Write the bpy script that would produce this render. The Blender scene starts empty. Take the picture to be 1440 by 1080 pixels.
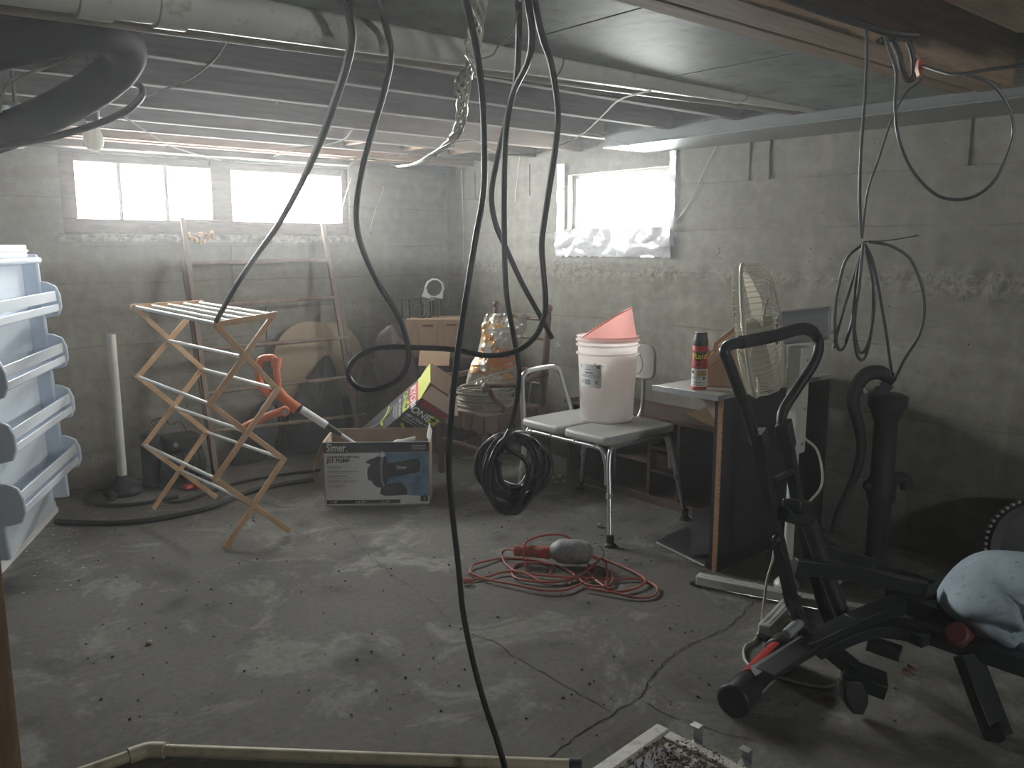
import bpy, math, random
from mathutils import Vector, Matrix, noise

random.seed(7)
scene = bpy.context.scene
COL = scene.collection

# ------------------------------------------------------------------ camera
F, CX, CY, H = 1180.0, 720.0, 540.0, 1.4
TH, PH = math.atan(194 / F), math.radians(49.5)
FW = Vector((math.cos(PH) * math.cos(TH), math.sin(PH) * math.cos(TH), -math.sin(TH)))
RT = Vector((math.sin(PH), -math.cos(PH), 0))
UP = RT.cross(FW)
cam_d = bpy.data.cameras.new('camera')
cam_d.sensor_width = 36.0
cam_d.lens = F / 1440 * 36.0
cam_d.clip_start = 0.02
cam = bpy.data.objects.new('camera', cam_d)
COL.objects.link(cam)
m = Matrix.Identity(4)
for i in range(3):
    m[i][0], m[i][1], m[i][2] = RT[i], UP[i], -FW[i]
m[2][3] = H
cam.matrix_world = m
scene.camera = cam

# ------------------------------------------------------------------ light
world = bpy.data.worlds.new('overcast_sky')
scene.world = world
world.use_nodes = True
bg = world.node_tree.nodes['Background']
bg.inputs['Color'].default_value = (1.0, 0.99, 0.965, 1)
bg.inputs['Strength'].default_value = 103.0
scene.view_settings.view_transform = 'Standard'
scene.view_settings.look = 'None'
scene.view_settings.exposure = 0.0
scene.view_settings.gamma = 1.0
scene.view_settings.use_curve_mapping = False
scene.cycles.max_bounces = 12
scene.cycles.diffuse_bounces = 6
scene.cycles.volume_bounces = 1
scene.cycles.transparent_max_bounces = 12
scene.cycles.caustics_reflective = False
scene.cycles.caustics_refractive = False
HAZE_DENSITY = 0.008      # thin added scatter, standing in for lens veil
HAZE_LAYER = 0.014        # denser added layer that imitates glare around the windows

XW, YW = 3.831, 5.245          # inner faces of right and back wall
XL, YF = -2.6, -2.6            # the unseen walls
ZC = 1.98                      # underside of the joists
ZS = 2.17                      # underside of the floor boards above

def portal(name, loc, sx, sy, rot):
    d = bpy.data.lights.new(name, 'AREA')
    d.shape = 'RECTANGLE'
    d.size, d.size_y = sx, sy
    d.cycles.is_portal = True
    o = bpy.data.objects.new(name, d)
    o.location = loc
    o.rotation_euler = rot
    COL.objects.link(o)
portal('daylight_portal', (2.095, YW + 0.24, 1.695), 1.85, 0.46, (-math.pi / 2, 0, 0))
portal('daylight_portal', (XW + 0.24, 3.52, 1.665), 0.36, 0.84, (0, math.pi / 2, 0))
portal('daylight_portal', (1.575, YF - 0.21, 1.675), 0.56, 0.36, (math.pi / 2, 0, 0))  # portal of the added fill window behind the camera

# ------------------------------------------------------------------ helpers
def V(*a):
    return Vector(a)
def at(px, py, t):
    """point seen at picture position (px, py) and distance t ahead of the camera"""
    return Vector((0, 0, H)) + (FW + RT * ((px - CX) / F) - UP * ((py - CY) / F)) * t
def on_z(px, py, z=0.0):
    d = FW + RT * ((px - CX) / F) - UP * ((py - CY) / F)
    return Vector((0, 0, H)) + d * ((z - H) / d.z)
def on_y(px, py, y):
    d = FW + RT * ((px - CX) / F) - UP * ((py - CY) / F)
    return Vector((0, 0, H)) + d * (y / d.y)
def on_x(px, py, x):
    d = FW + RT * ((px - CX) / F) - UP * ((py - CY) / F)
    return Vector((0, 0, H)) + d * (x / d.x)
def on_d(px, py, r):
    """point at horizontal distance r from the camera"""
    d = FW + RT * ((px - CX) / F) - UP * ((py - CY) / F)
    return Vector((0, 0, H)) + d * (r / math.hypot(d.x, d.y))
def on_plane(px, py, p0, n):
    d = FW + RT * ((px - CX) / F) - UP * ((py - CY) / F)
    o = Vector((0, 0, H))
    return o + d * ((p0 - o).dot(n) / d.dot(n))

def spline(pts, k=6, closed=False):
    P = [Vector(p) for p in pts]
    n = len(P)
    out = []
    for i in range(n if closed else n - 1):
        p1, p2 = P[i], P[(i + 1) % n]
        p0 = P[(i - 1) % n] if closed or i > 0 else p1 * 2 - p2
        p3 = P[(i + 2) % n] if closed or i + 2 < n else p2 * 2 - p1
        for j in range(k):
            s = j / k
            out.append(0.5 * (2 * p1 + (p2 - p0) * s + (2 * p0 - 5 * p1 + 4 * p2 - p3) * s * s
                              + (3 * p1 - p0 - 3 * p2 + p3) * s ** 3))
    if not closed:
        out.append(P[-1])
    return out

class MB:
    """collects the vertices and faces of one mesh"""
    def __init__(self):
        self.v, self.f = [], []
    def add(self, vs, fs):
        o = len(self.v)
        self.v += [Vector(p) for p in vs]
        self.f += [[o + i for i in f] for f in fs]
        return self
    def box(self, x0, x1, y0, y1, z0, z1):
        return self.obox(V((x0 + x1) / 2, (y0 + y1) / 2, (z0 + z1) / 2), V((x1 - x0) / 2, 0, 0),
                         V(0, (y1 - y0) / 2, 0), V(0, 0, (z1 - z0) / 2))
    def obox(self, c, a, b, d):
        c, a, b, d = Vector(c), Vector(a), Vector(b), Vector(d)
        vs = [c - a - b - d, c + a - b - d, c + a + b - d, c - a + b - d,
              c - a - b + d, c + a - b + d, c + a + b + d, c - a + b + d]
        fs = [(3, 2, 1, 0), (4, 5, 6, 7), (0, 1, 5, 4), (1, 2, 6, 5), (2, 3, 7, 6), (3, 0, 4, 7)]
        if a.cross(b).dot(d) < 0:
            fs = [f[::-1] for f in fs]
        return self.add(vs, fs)
    def bar(self, p0, p1, w, h, up=(0, 0, 1)):
        """rectangular bar from p0 to p1, w wide, h along up"""
        p0, p1, up = Vector(p0), Vector(p1), Vector(up)
        d = (p1 - p0)
        s = d.cross(up).normalized()
        u = s.cross(d).normalized()
        return self.obox((p0 + p1) / 2, d / 2, s * w / 2, u * h / 2)
    def tube(self, pts, r, n=8, closed=False, caps=True):
        P = [Vector(p) for p in pts]
        m = len(P)
        R = r if isinstance(r, (list, tuple)) else [r] * m
        vs, fs = [], []
        nrm = None
        for i in range(m):
            if closed:
                tg = P[(i + 1) % m] - P[i - 1]
            else:
                tg = P[min(i + 1, m - 1)] - P[max(i - 1, 0)]
            if tg.length < 1e-9:
                tg = V(0, 0, 1)
            tg.normalize()
            if nrm is None:
                nrm = tg.orthogonal().normalized()
            nrm = nrm - tg * nrm.dot(tg)
            if nrm.length < 1e-6:
                nrm = tg.orthogonal()
            nrm.normalize()
            bn = tg.cross(nrm)
            for k in range(n):
                a = 2 * math.pi * k / n
                vs.append(P[i] + (nrm * math.cos(a) + bn * math.sin(a)) * R[i])
        for i in range(m if closed else m - 1):
            for k in range(n):
                a, b = i * n + k, i * n + (k + 1) % n
                j = (i + 1) % m
                fs.append((a, b, j * n + (k + 1) % n, j * n + k))
        if caps and not closed:
            fs.append(tuple(range(n))[::-1])
            fs.append(tuple((m - 1) * n + k for k in range(n)))
        return self.add(vs, fs)
    def cyl(self, p0, p1, r0, r1=None, n=16):
        return self.tube([p0, p1], [r0, r0 if r1 is None else r1], n)
    def lathe(self, prof, c=(0, 0, 0), axis=(0, 0, 1), n=24, close=False, caps=True):
        c, ax = Vector(c), Vector(axis).normalized()
        u = ax.orthogonal().normalized()
        w = ax.cross(u)
        m = len(prof)
        vs, fs = [], []
        for r, z in prof:
            for k in range(n):
                a = 2 * math.pi * k / n
                vs.append(c + ax * z + (u * math.cos(a) + w * math.sin(a)) * max(r, 1e-4))
        for i in range(m if close else m - 1):
            j = (i + 1) % m
            for k in range(n):
                fs.append((i * n + k, i * n + (k + 1) % n, j * n + (k + 1) % n, j * n + k))
        if not close and caps:
            fs.append(tuple(range(n))[::-1])
            fs.append(tuple((m - 1) * n + k for k in range(n)))
        return self.add(vs, fs)
    def prism(self, poly, vec):
        poly = [Vector(p) for p in poly]
        vec = Vector(vec)
        n = len(poly)
        vs = poly + [p + vec for p in poly]
        fs = [tuple(range(n))[::-1], tuple(range(n, 2 * n))]
        fs += [(i, (i + 1) % n, n + (i + 1) % n, n + i) for i in range(n)]
        nn = V(0, 0, 0)
        for i in range(n):
            nn += poly[i].cross(poly[(i + 1) % n])
        if nn.dot(vec) < 0:
            fs = [f[::-1] for f in fs]
        return self.add(vs, fs)
    def ball(self, c, rx, ry=None, rz=None, nu=14, nv=9):
        ry, rz = ry or rx, rz or rx
        c = Vector(c)
        vs = [c + V(0, 0, -rz)]
        for j in range(1, nv):
            b = -math.pi / 2 + math.pi * j / nv
            for k in range(nu):
                a = 2 * math.pi * k / nu
                vs.append(c + V(rx * math.cos(b) * math.cos(a), ry * math.cos(b) * math.sin(a), rz * math.sin(b)))
        vs.append(c + V(0, 0, rz))
        fs = []
        for k in range(nu):
            fs.append((0, 1 + (k + 1) % nu, 1 + k))
        for j in range(nv - 2):
            for k in range(nu):
                a, b = 1 + j * nu + k, 1 + j * nu + (k + 1) % nu
                fs.append((a, b, b + nu, a + nu))
        t = len(vs) - 1
        o = 1 + (nv - 2) * nu
        for k in range(nu):
            fs.append((o + k, o + (k + 1) % nu, t))
        return self.add(vs, fs)
    def grid(self, fn, nu, nv, cu=False):
        vs = [fn(i / nu, j / nv) for j in range(nv + 1) for i in range(nu + 1)]
        fs = [(j * (nu + 1) + i, j * (nu + 1) + i + 1, (j + 1) * (nu + 1) + i + 1, (j + 1) * (nu + 1) + i)
              for j in range(nv) for i in range(nu)]
        return self.add(vs, fs)
    def sheet(self, fn, nu, nv, th):
        """a grid surface given a real thickness"""
        top = [Vector(fn(i / nu, j / nv)) for j in range(nv + 1) for i in range(nu + 1)]
        W = nu + 1
        nr = []
        for j in range(nv + 1):
            for i in range(W):
                du = top[j * W + min(i + 1, nu)] - top[j * W + max(i - 1, 0)]
                dv = top[min(j + 1, nv) * W + i] - top[max(j - 1, 0) * W + i]
                nr.append(du.cross(dv).normalized())
        bot = [p - q * th for p, q in zip(top, nr)]
        N = len(top)
        fs = []
        for j in range(nv):
            for i in range(nu):
                a, b, c, d = j * W + i, j * W + i + 1, (j + 1) * W + i + 1, (j + 1) * W + i
                fs += [(a, b, c, d), (N + d, N + c, N + b, N + a)]
        rim = [i for i in range(W)] + [j * W + nu for j in range(1, nv + 1)] + \
              [nv * W + i for i in range(nu - 1, -1, -1)] + [j * W for j in range(nv - 1, 0, -1)]
        for k in range(len(rim)):
            a, b = rim[k], rim[(k + 1) % len(rim)]
            fs.append((b, a, N + a, N + b))
        return self.add(top + bot, fs)
    def xf(self, M):
        self.v = [M @ p for p in self.v]
        return self

ORIGIN = {}
def thing(name, label, cat, loc=(0, 0, 0), group=None):
    o = bpy.data.objects.new(name, None)
    COL.objects.link(o)
    o.empty_display_size = 0.05
    o.location = loc
    ORIGIN[o.name] = Vector(loc)
    o['label'], o['category'] = label, cat
    if group:
        o['group'] = group
    return o
def build(mb, name, mat, parent=None, smooth=True, bevel=0.0, angle=38, seg=2, label=None):
    me = bpy.data.meshes.new(name)
    if parent is not None:
        org = ORIGIN[parent.name]
    else:
        xs, ys, zs = zip(*[tuple(p) for p in mb.v])
        org = V((min(xs) + max(xs)) / 2, (min(ys) + max(ys)) / 2, min(zs))
    me.from_pydata([tuple(p - org) for p in mb.v], [], mb.f)
    me.validate()
    me.materials.append(mat)
    if smooth:
        for p in me.polygons:
            p.use_smooth = True
        me.set_sharp_from_angle(angle=math.radians(angle))
    o = bpy.data.objects.new(name, me)
    COL.objects.link(o)
    if parent is not None:
        o.parent = parent
    else:
        o.location = org
    ORIGIN[o.name] = org
    if bevel:
        b = o.modifiers.new('bevel', 'BEVEL')
        b.width, b.segments, b.limit_method = bevel, seg, 'ANGLE'
        b.angle_limit = math.radians(40)
    if label:
        o['label'] = label
    return o
def tag(o, label, cat, group=None):
    o['label'], o['category'] = label, cat
    if group:
        o['group'] = group
    return o
def struct(o, label=None):
    o['kind'] = 'structure'
    if label:
        o['label'] = label
    return o
def B(x0, x1, y0, y1, z0, z1):
    return MB().box(x0, x1, y0, y1, z0, z1)

def text(s, size, M, mat, parent, name='lettering', shear=0, bold=0.0, sx=1.0, align='LEFT'):
    cu = bpy.data.curves.new(name, 'FONT')
    cu.body, cu.size, cu.shear, cu.offset = s, size, shear, bold
    cu.align_x = align
    cu.extrude = 0.0004
    cu.resolution_u = 3
    tmp = bpy.data.objects.new('tmp', cu)
    me0 = tmp.to_mesh()
    mb = MB()
    mb.add([V(p.co.x * sx, p.co.y, p.co.z) for p in me0.vertices], [list(p.vertices) for p in me0.polygons])
    tmp.to_mesh_clear()
    bpy.data.objects.remove(tmp)
    mb.xf(M)
    return build(mb, name, mat, parent, smooth=False)

# ------------------------------------------------------------------ materials
def new_mat(name):
    mt = bpy.data.materials.new(name)
    mt.use_nodes = True
    nt = mt.node_tree
    return mt, nt, nt.nodes['Principled BSDF']
def ramp(nt, fac, stops):
    r = nt.nodes.new('ShaderNodeValToRGB')
    e = r.color_ramp.elements
    while len(e) < len(stops):
        e.new(0.5)
    for k, (p, c) in enumerate(stops):
        e[k].position = p
        e[k].color = (c[0], c[1], c[2], 1)
    nt.links.new(fac, r.inputs[0])
    return r.outputs[0]
def tex(nt, kind, scale, vec, **kw):
    n = nt.nodes.new('ShaderNodeTex' + kind)
    n.inputs['Scale'].default_value = scale
    for k, v in kw.items():
        if k in n.inputs:
            n.inputs[k].default_value = v
        else:
            setattr(n, k, v)
    nt.links.new(vec, n.inputs['Vector'])
    return n
def mixc(nt, fac, a, b, mode='MIX'):
    n = nt.nodes.new('ShaderNodeMix')
    n.data_type = 'RGBA'
    n.blend_type = mode
    for s, v in ((0, fac), (6, a), (7, b)):
        if hasattr(v, 'is_output'):
            nt.links.new(v, n.inputs[s])
        elif s == 0:
            n.inputs[0].default_value = v
        else:
            n.inputs[s].default_value = (v[0], v[1], v[2], 1)
    return n.outputs[2]
def coord(nt, scale=(1, 1, 1), out='Object'):
    tc = nt.nodes.new('ShaderNodeTexCoord')
    mp = nt.nodes.new('ShaderNodeMapping')
    mp.inputs['Scale'].default_value = scale
    nt.links.new(tc.outputs[out], mp.inputs[0])
    return mp.outputs[0]
def bump(nt, b, height, strength=0.3, dist=0.01):
    n = nt.nodes.new('ShaderNodeBump')
    n.inputs['Strength'].default_value = strength
    n.inputs['Distance'].default_value = dist
    nt.links.new(height, n.inputs['Height'])
    nt.links.new(n.outputs[0], b.inputs['Normal'])
def M(name, col, rough=0.6, metal=0.0, var=0.18, scale=9.0, bmp=0.0, bscale=80.0, stain=None, stain_amt=0.5, coat=0.0, spec=0.5):
    mt, nt, b = new_mat(name)
    v = coord(nt)
    n = tex(nt, 'Noise', scale, v, Detail=6.0, Roughness=0.6)
    lo = tuple(c * (1 - var) for c in col)
    hi = tuple(min(1, c * (1 + var)) for c in col)
    c = ramp(nt, n.outputs[0], [(0.3, lo), (0.7, hi)])
    if stain:
        s = tex(nt, 'Noise', scale * 2.3, v, Detail=8.0, Roughness=0.7)
        k = ramp(nt, s.outputs[0], [(0.62 - 0.22 * stain_amt, (0, 0, 0)), (0.74, (1, 1, 1))])
        c = mixc(nt, k, c, stain)
    nt.links.new(c, b.inputs['Base Color'])
    b.inputs['Roughness'].default_value = rough
    b.inputs['Metallic'].default_value = metal
    b.inputs['Coat Weight'].default_value = coat
    b.inputs['Specular IOR Level'].default_value = spec
    if bmp:
        h = tex(nt, 'Noise', bscale, v, Detail=4.0)
        bump(nt, b, h.outputs[0], bmp, 0.004)
    return mt
def wood(name, c1, c2, scale=14.0, stretch=(1, 1, 1), rough=0.6, bmp=0.15):
    mt, nt, b = new_mat(name)
    v = coord(nt, stretch)
    n = tex(nt, 'Noise', scale, v, Detail=8.0, Roughness=0.65, Distortion=0.4)
    c = ramp(nt, n.outputs[0], [(0.28, c1), (0.5, tuple((a + q) / 2 for a, q in zip(c1, c2))), (0.72, c2)])
    nt.links.new(c, b.inputs['Base Color'])
    b.inputs['Roughness'].default_value = rough
    bump(nt, b, n.outputs[0], bmp, 0.003)
    return mt

def concrete_wall(name, bands, rough_z=None):
    mt, nt, b = new_mat(name)
    v = coord(nt, out='Object')
    n1 = tex(nt, 'Noise', 1.1, v, Detail=9.0, Roughness=0.62)
    n2 = tex(nt, 'Noise', 16.0, v, Detail=8.0, Roughness=0.7)
    vs = coord(nt, (4.0, 4.0, 0.6))
    n3 = tex(nt, 'Noise', 2.6, vs, Detail=6.0)
    vh = coord(nt, (0.7, 0.7, 9.0))
    n5 = tex(nt, 'Noise', 1.6, vh, Detail=6.0, Roughness=0.6)
    c = ramp(nt, n1.outputs[0], [(0.28, (0.205, 0.193, 0.165)), (0.5, (0.285, 0.272, 0.235)), (0.72, (0.36, 0.345, 0.30))])
    c = mixc(nt, ramp(nt, n5.outputs[0], [(0.42, (0.28, 0.28, 0.28)), (0.60, (0, 0, 0))]), c, (0.185, 0.172, 0.148))
    c = mixc(nt, ramp(nt, n2.outputs[0], [(0.35, (0.45, 0.45, 0.45)), (0.62, (0, 0, 0))]), c, (0.14, 0.13, 0.112))
    c = mixc(nt, ramp(nt, n3.outputs[0], [(0.55, (0, 0, 0)), (0.75, (0.28, 0.28, 0.28))]), c, (0.42, 0.40, 0.355))
    # small air holes
    vo = tex(nt, 'Voronoi', 34.0, v)
    n4 = tex(nt, 'Noise', 7.0, v)
    pit = nt.nodes.new('ShaderNodeMath'); pit.operation = 'ADD'
    nt.links.new(vo.outputs['Distance'], pit.inputs[0])
    nt.links.new(n4.outputs[0], pit.inputs[1])
    pk = ramp(nt, pit.outputs[0], [(0.43, (0.85, 0.85, 0.85)), (0.50, (0, 0, 0))])
    c = mixc(nt, pk, c, (0.07, 0.064, 0.055))
    # dark lines painted along board joints whose grooves flat light hides
    sep = nt.nodes.new('ShaderNodeSeparateXYZ')
    nt.links.new(v, sep.inputs[0])
    nw = tex(nt, 'Noise', 5.0, v, Detail=3.0)
    wob = nt.nodes.new('ShaderNodeMath'); wob.operation = 'MULTIPLY_ADD'
    nt.links.new(nw.outputs[0], wob.inputs[0])
    wob.inputs[1].default_value = 0.03
    nt.links.new(sep.outputs[2], wob.inputs[2])
    tot = None
    for q in bands:
        d = nt.nodes.new('ShaderNodeMath'); d.operation = 'COMPARE'
        nt.links.new(wob.outputs[0], d.inputs[0])
        d.inputs[1].default_value = q + 0.015
        d.inputs[2].default_value = 0.0042
        if tot is None:
            tot = d.outputs[0]
        else:
            a = nt.nodes.new('ShaderNodeMath'); a.operation = 'MAXIMUM'
            nt.links.new(tot, a.inputs[0]); nt.links.new(d.outputs[0], a.inputs[1])
            tot = a.outputs[0]
    br = nt.nodes.new('ShaderNodeMath'); br.operation = 'MULTIPLY'
    nb = tex(nt, 'Noise', 3.0, v, Detail=5.0)
    nt.links.new(tot, br.inputs[0])
    nt.links.new(ramp(nt, nb.outputs[0], [(0.40, (0, 0, 0)), (0.62, (0.45, 0.45, 0.45))]), br.inputs[1])
    c = mixc(nt, br.outputs[0], c, (0.09, 0.082, 0.07))
    hm = nt.nodes.new('ShaderNodeMath'); hm.operation = 'SUBTRACT'
    nt.links.new(n2.outputs[0], hm.inputs[0])
    nt.links.new(pk, hm.inputs[1])
    height = hm.outputs[0]
    if rough_z:
        # strip of exposed stones where two pours meet
        d = nt.nodes.new('ShaderNodeMath'); d.operation = 'SUBTRACT'
        nt.links.new(wob.outputs[0], d.inputs[0]); d.inputs[1].default_value = rough_z + 0.015
        ab = nt.nodes.new('ShaderNodeMath'); ab.operation = 'ABSOLUTE'
        nt.links.new(d.outputs[0], ab.inputs[0])
        ng = tex(nt, 'Noise', 2.2, v, Detail=4.0)
        add = nt.nodes.new('ShaderNodeMath'); add.operation = 'MULTIPLY_ADD'
        nt.links.new(ng.outputs[0], add.inputs[0]); add.inputs[1].default_value = 0.22
        nt.links.new(ab.outputs[0], add.inputs[2])
        mk = ramp(nt, add.outputs[0], [(0.13, (1, 1, 1)), (0.18, (0, 0, 0))])
        st = tex(nt, 'Noise', 34.0, v, Detail=5.0, Roughness=0.62, Distortion=0.6)
        sc2 = ramp(nt, st.outputs[0], [(0.32, (0.10, 0.092, 0.08)), (0.48, (0.25, 0.235, 0.20)), (0.66, (0.40, 0.38, 0.33))])
        mk2 = nt.nodes.new('ShaderNodeMath'); mk2.operation = 'MULTIPLY'
        nt.links.new(mk, mk2.inputs[0]); mk2.inputs[1].default_value = 0.6
        c = mixc(nt, mk2.outputs[0], c, sc2)
        h2 = nt.nodes.new('ShaderNodeMath'); h2.operation = 'MULTIPLY'
        nt.links.new(st.outputs[0], h2.inputs[0]); nt.links.new(mk, h2.inputs[1])
        h3 = nt.nodes.new('ShaderNodeMath'); h3.operation = 'MULTIPLY_ADD'
        nt.links.new(h2.outputs[0], h3.inputs[0]); h3.inputs[1].default_value = 3.0
        nt.links.new(height, h3.inputs[2])
        height = h3.outputs[0]
    nt.links.new(c, b.inputs['Base Color'])
    b.inputs['Roughness'].default_value = 0.88
    bump(nt, b, height, 0.45, 0.007)
    return mt
def concrete_floor():
    mt, nt, b = new_mat('worn_concrete_floor')
    v = coord(nt)
    n1 = tex(nt, 'Noise', 0.9, v, Detail=9.0, Roughness=0.62, Distortion=0.5)
    n2 = tex(nt, 'Noise', 2.6, v, Detail=10.0, Roughness=0.68, Distortion=0.8)
    n3 = tex(nt, 'Noise', 40.0, v, Detail=6.0, Roughness=0.7)
    c = ramp(nt, n1.outputs[0], [(0.3, (0.145, 0.138, 0.127)), (0.55, (0.198, 0.189, 0.173)), (0.72, (0.232, 0.219, 0.199))])
    c = mixc(nt, ramp(nt, n2.outputs[0], [(0.52, (0, 0, 0)), (0.60, (0.7, 0.7, 0.7))]), c, (0.325, 0.317, 0.294))
    n5 = tex(nt, 'Noise', 3.4, coord(nt, (1, 1, 1)), Detail=5.0)
    c = mixc(nt, ramp(nt, n5.outputs[0], [(0.30, (0.7, 0.7, 0.7)), (0.42, (0, 0, 0))]), c, (0.088, 0.083, 0.080))
    c = mixc(nt, ramp(nt, n3.outputs[0], [(0.3, (0.35, 0.35, 0.35)), (0.6, (0, 0, 0))]), c, (0.05, 0.047, 0.043))
    nt.links.new(c, b.inputs['Base Color'])
    r = ramp(nt, n2.outputs[0], [(0.3, (0.78, 0.78, 0.78)), (0.7, (0.95, 0.95, 0.95))])
    nt.links.new(r, b.inputs['Roughness'])
    b.inputs['Specular IOR Level'].default_value = 0.15
    bump(nt, b, n3.outputs[0], 0.18, 0.004)
    return mt

MAT = {}
BACK_BANDS = [0.20, 0.42, 0.624, 0.823, 1.0, 1.187, 1.40, 1.665]
RIGHT_BANDS = [0.30, 0.62, 0.95, 1.25, 1.49, 1.735]
MAT['wall_y'] = concrete_wall('poured_concrete_back', BACK_BANDS)
MAT['wall_x'] = concrete_wall('poured_concrete_right', RIGHT_BANDS, 1.24)
MAT['floor'] = concrete_floor()
MAT['hidden_wall'] = M('dim_concrete', (0.16, 0.155, 0.14), 0.9)
MAT['joist'] = wood('dusty_joist_wood', (0.050, 0.038, 0.032), (0.125, 0.095, 0.075), 6, (1, 12, 12), 0.9)
MAT['brown_joist'] = wood('reddish_joist_wood', (0.16, 0.085, 0.05), (0.30, 0.18, 0.11), 6, (1, 12, 12), 0.8)
MAT['timber'] = wood('old_timber', (0.27, 0.17, 0.105), (0.46, 0.32, 0.21), 5, (1, 12, 12), 0.75)
MAT['subfloor'] = wood('dark_floor_boards', (0.05, 0.04, 0.032), (0.11, 0.085, 0.066), 5, (1, 8, 8), 0.9)
MAT['panel'] = M('grey_green_hardboard', (0.29, 0.32, 0.295), 0.55, var=0.3, scale=5, bmp=0.3, bscale=22, spec=0.16, stain=(0.10, 0.11, 0.10), stain_amt=0.4)
MAT['beam'] = M('grey_painted_steel', (0.25, 0.275, 0.27), 0.38, var=0.12, scale=6)
MAT['frame'] = wood('weathered_window_wood', (0.10, 0.075, 0.06), (0.21, 0.165, 0.14), 8, (1, 6, 6), 0.85)
MAT['sill'] = M('flaking_sill_plaster', (0.30, 0.28, 0.25), 0.9, var=0.5, scale=25, stain=(0.08, 0.07, 0.06))
MAT['foam'] = M('yellow_foam', (0.5, 0.33, 0.16), 0.9, var=0.4, scale=40, bmp=0.5)
MAT['pvc'] = M('white_pvc', (0.74, 0.74, 0.68), 0.42, var=0.08, scale=7, stain=(0.42, 0.38, 0.32), stain_amt=0.25)
MAT['old_pvc'] = M('yellowed_pvc', (0.50, 0.44, 0.31), 0.5, var=0.15, scale=9, stain=(0.25, 0.2, 0.14), stain_amt=0.4)
MAT['tan_pipe'] = M('tan_painted_pipe', (0.36, 0.31, 0.25), 0.4, var=0.1)
MAT['rubber'] = M('black_rubber_cable', (0.018, 0.018, 0.020), 0.52, var=0.2)
MAT['greycable'] = M('grey_sheathed_cable', (0.085, 0.085, 0.088), 0.4, var=0.15)
MAT['abs'] = M('black_abs_pipe', (0.014, 0.013, 0.015), 0.6, var=0.3, spec=0.1)
MAT['wire'] = M('galvanised_wire', (0.72, 0.72, 0.64), 0.4, metal=0.25, var=0.2)
MAT['web'] = M('cobweb_strand', (0.7, 0.7, 0.66), 0.9)
MAT['white_plastic'] = M('white_plastic', (0.74, 0.79, 0.85), 0.35, var=0.04)
MAT['liner'] = M('daylight_tinted_liner', (0.66, 0.74, 0.84), 0.32, var=0.05, scale=5)  # bluish cast of the daylight is put into this colour
MAT['grey_plastic'] = M('pale_grey_plastic', (0.50, 0.51, 0.49), 0.42, var=0.05)
MAT['bucket'] = M('white_bucket_plastic', (0.74, 0.68, 0.65), 0.4, var=0.05, scale=5)
MAT['pink'] = M('pink_plastic', (0.80, 0.40, 0.37), 0.45, var=0.05)
MAT['alu'] = M('brushed_aluminium', (0.62, 0.63, 0.64), 0.3, metal=0.85, var=0.08)
MAT['blackmetal'] = M('black_powder_coat', (0.020, 0.022, 0.026), 0.38, var=0.2)
MAT['black_plastic'] = M('black_plastic', (0.028, 0.028, 0.030), 0.45, var=0.2)
MAT['iron'] = M('dark_cast_iron', (0.030, 0.034, 0.034), 0.6, var=0.35, bmp=0.3)
MAT['red'] = M('red_decal', (0.50, 0.035, 0.03), 0.4, var=0.1)
MAT['orange'] = M('orange_plastic', (0.62, 0.18, 0.075), 0.42, var=0.08)
MAT['orange_rubber'] = M('orange_cord_rubber', (0.36, 0.085, 0.055), 0.5, var=0.12)
MAT['zinc'] = M('scuffed_grey_lampguard', (0.34, 0.36, 0.37), 0.5, var=0.25, scale=14, stain=(0.12, 0.12, 0.12))
MAT['pine'] = wood('pale_pine', (0.52, 0.31, 0.16), (0.72, 0.48, 0.28), 10, (1, 1, 0.25), 0.5, 0.05)
MAT['dowel'] = M('white_dowel', (0.72, 0.71, 0.67), 0.4, var=0.05)
MAT['ladder'] = wood('weathered_ladder_wood', (0.16, 0.115, 0.09), (0.34, 0.27, 0.22), 9, (1, 1, 0.2), 0.75)
MAT['disc'] = wood('beige_board', (0.34, 0.27, 0.18), (0.46, 0.38, 0.27), 3, (1, 1, 1), 0.7)
MAT['bag_black'] = M('black_bag_fabric', (0.040, 0.040, 0.043), 0.55, var=0.3)
MAT['bag_grey'] = M('slate_fabric', (0.085, 0.085, 0.095), 0.75, var=0.3)
MAT['card'] = M('brown_cardboard', (0.46, 0.315, 0.205), 0.8, var=0.1, scale=4)
MAT['pale_card'] = M('pale_cardboard', (0.60, 0.45, 0.34), 0.8, var=0.07)
MAT['dark_card'] = M('aged_cardboard', (0.27, 0.18, 0.12), 0.85, var=0.15)
MAT['trunk'] = wood('dark_brown_wood', (0.045, 0.030, 0.024), (0.095, 0.062, 0.05), 7, (1, 1, 4), 0.7)
MAT['chairwood'] = wood('red_brown_chair_wood', (0.085, 0.042, 0.028), (0.19, 0.10, 0.066), 9, (1, 1, 0.3), 0.5)
MAT['leather'] = M('brown_leather', (0.20, 0.125, 0.095), 0.6, var=0.3, scale=8)
MAT['rope'] = M('grey_cord', (0.36, 0.34, 0.28), 0.7, var=0.2, scale=30)
MAT['particle'] = M('particle_board_edge', (0.40, 0.225, 0.13), 0.85, var=0.45, scale=120)
MAT['dark_lam'] = M('black_laminate', (0.026, 0.026, 0.028), 0.5, var=0.25)
MAT['white_lam'] = M('pale_laminate_top', (0.42, 0.42, 0.40), 0.35, var=0.12)
MAT['shelfwood'] = wood('old_mahogany', (0.060, 0.032, 0.026), (0.13, 0.075, 0.06), 7, (1, 1, 4), 0.65)
MAT['brick'] = M('red_brick_book', (0.22, 0.085, 0.06), 0.85, var=0.3, scale=20)
MAT['fan_cream'] = M('cream_fan_plastic', (0.66, 0.63, 0.54), 0.4, var=0.05)
MAT['fan_blade'] = M('smoke_fan_blade', (0.50, 0.47, 0.38), 0.35, var=0.08)
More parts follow.
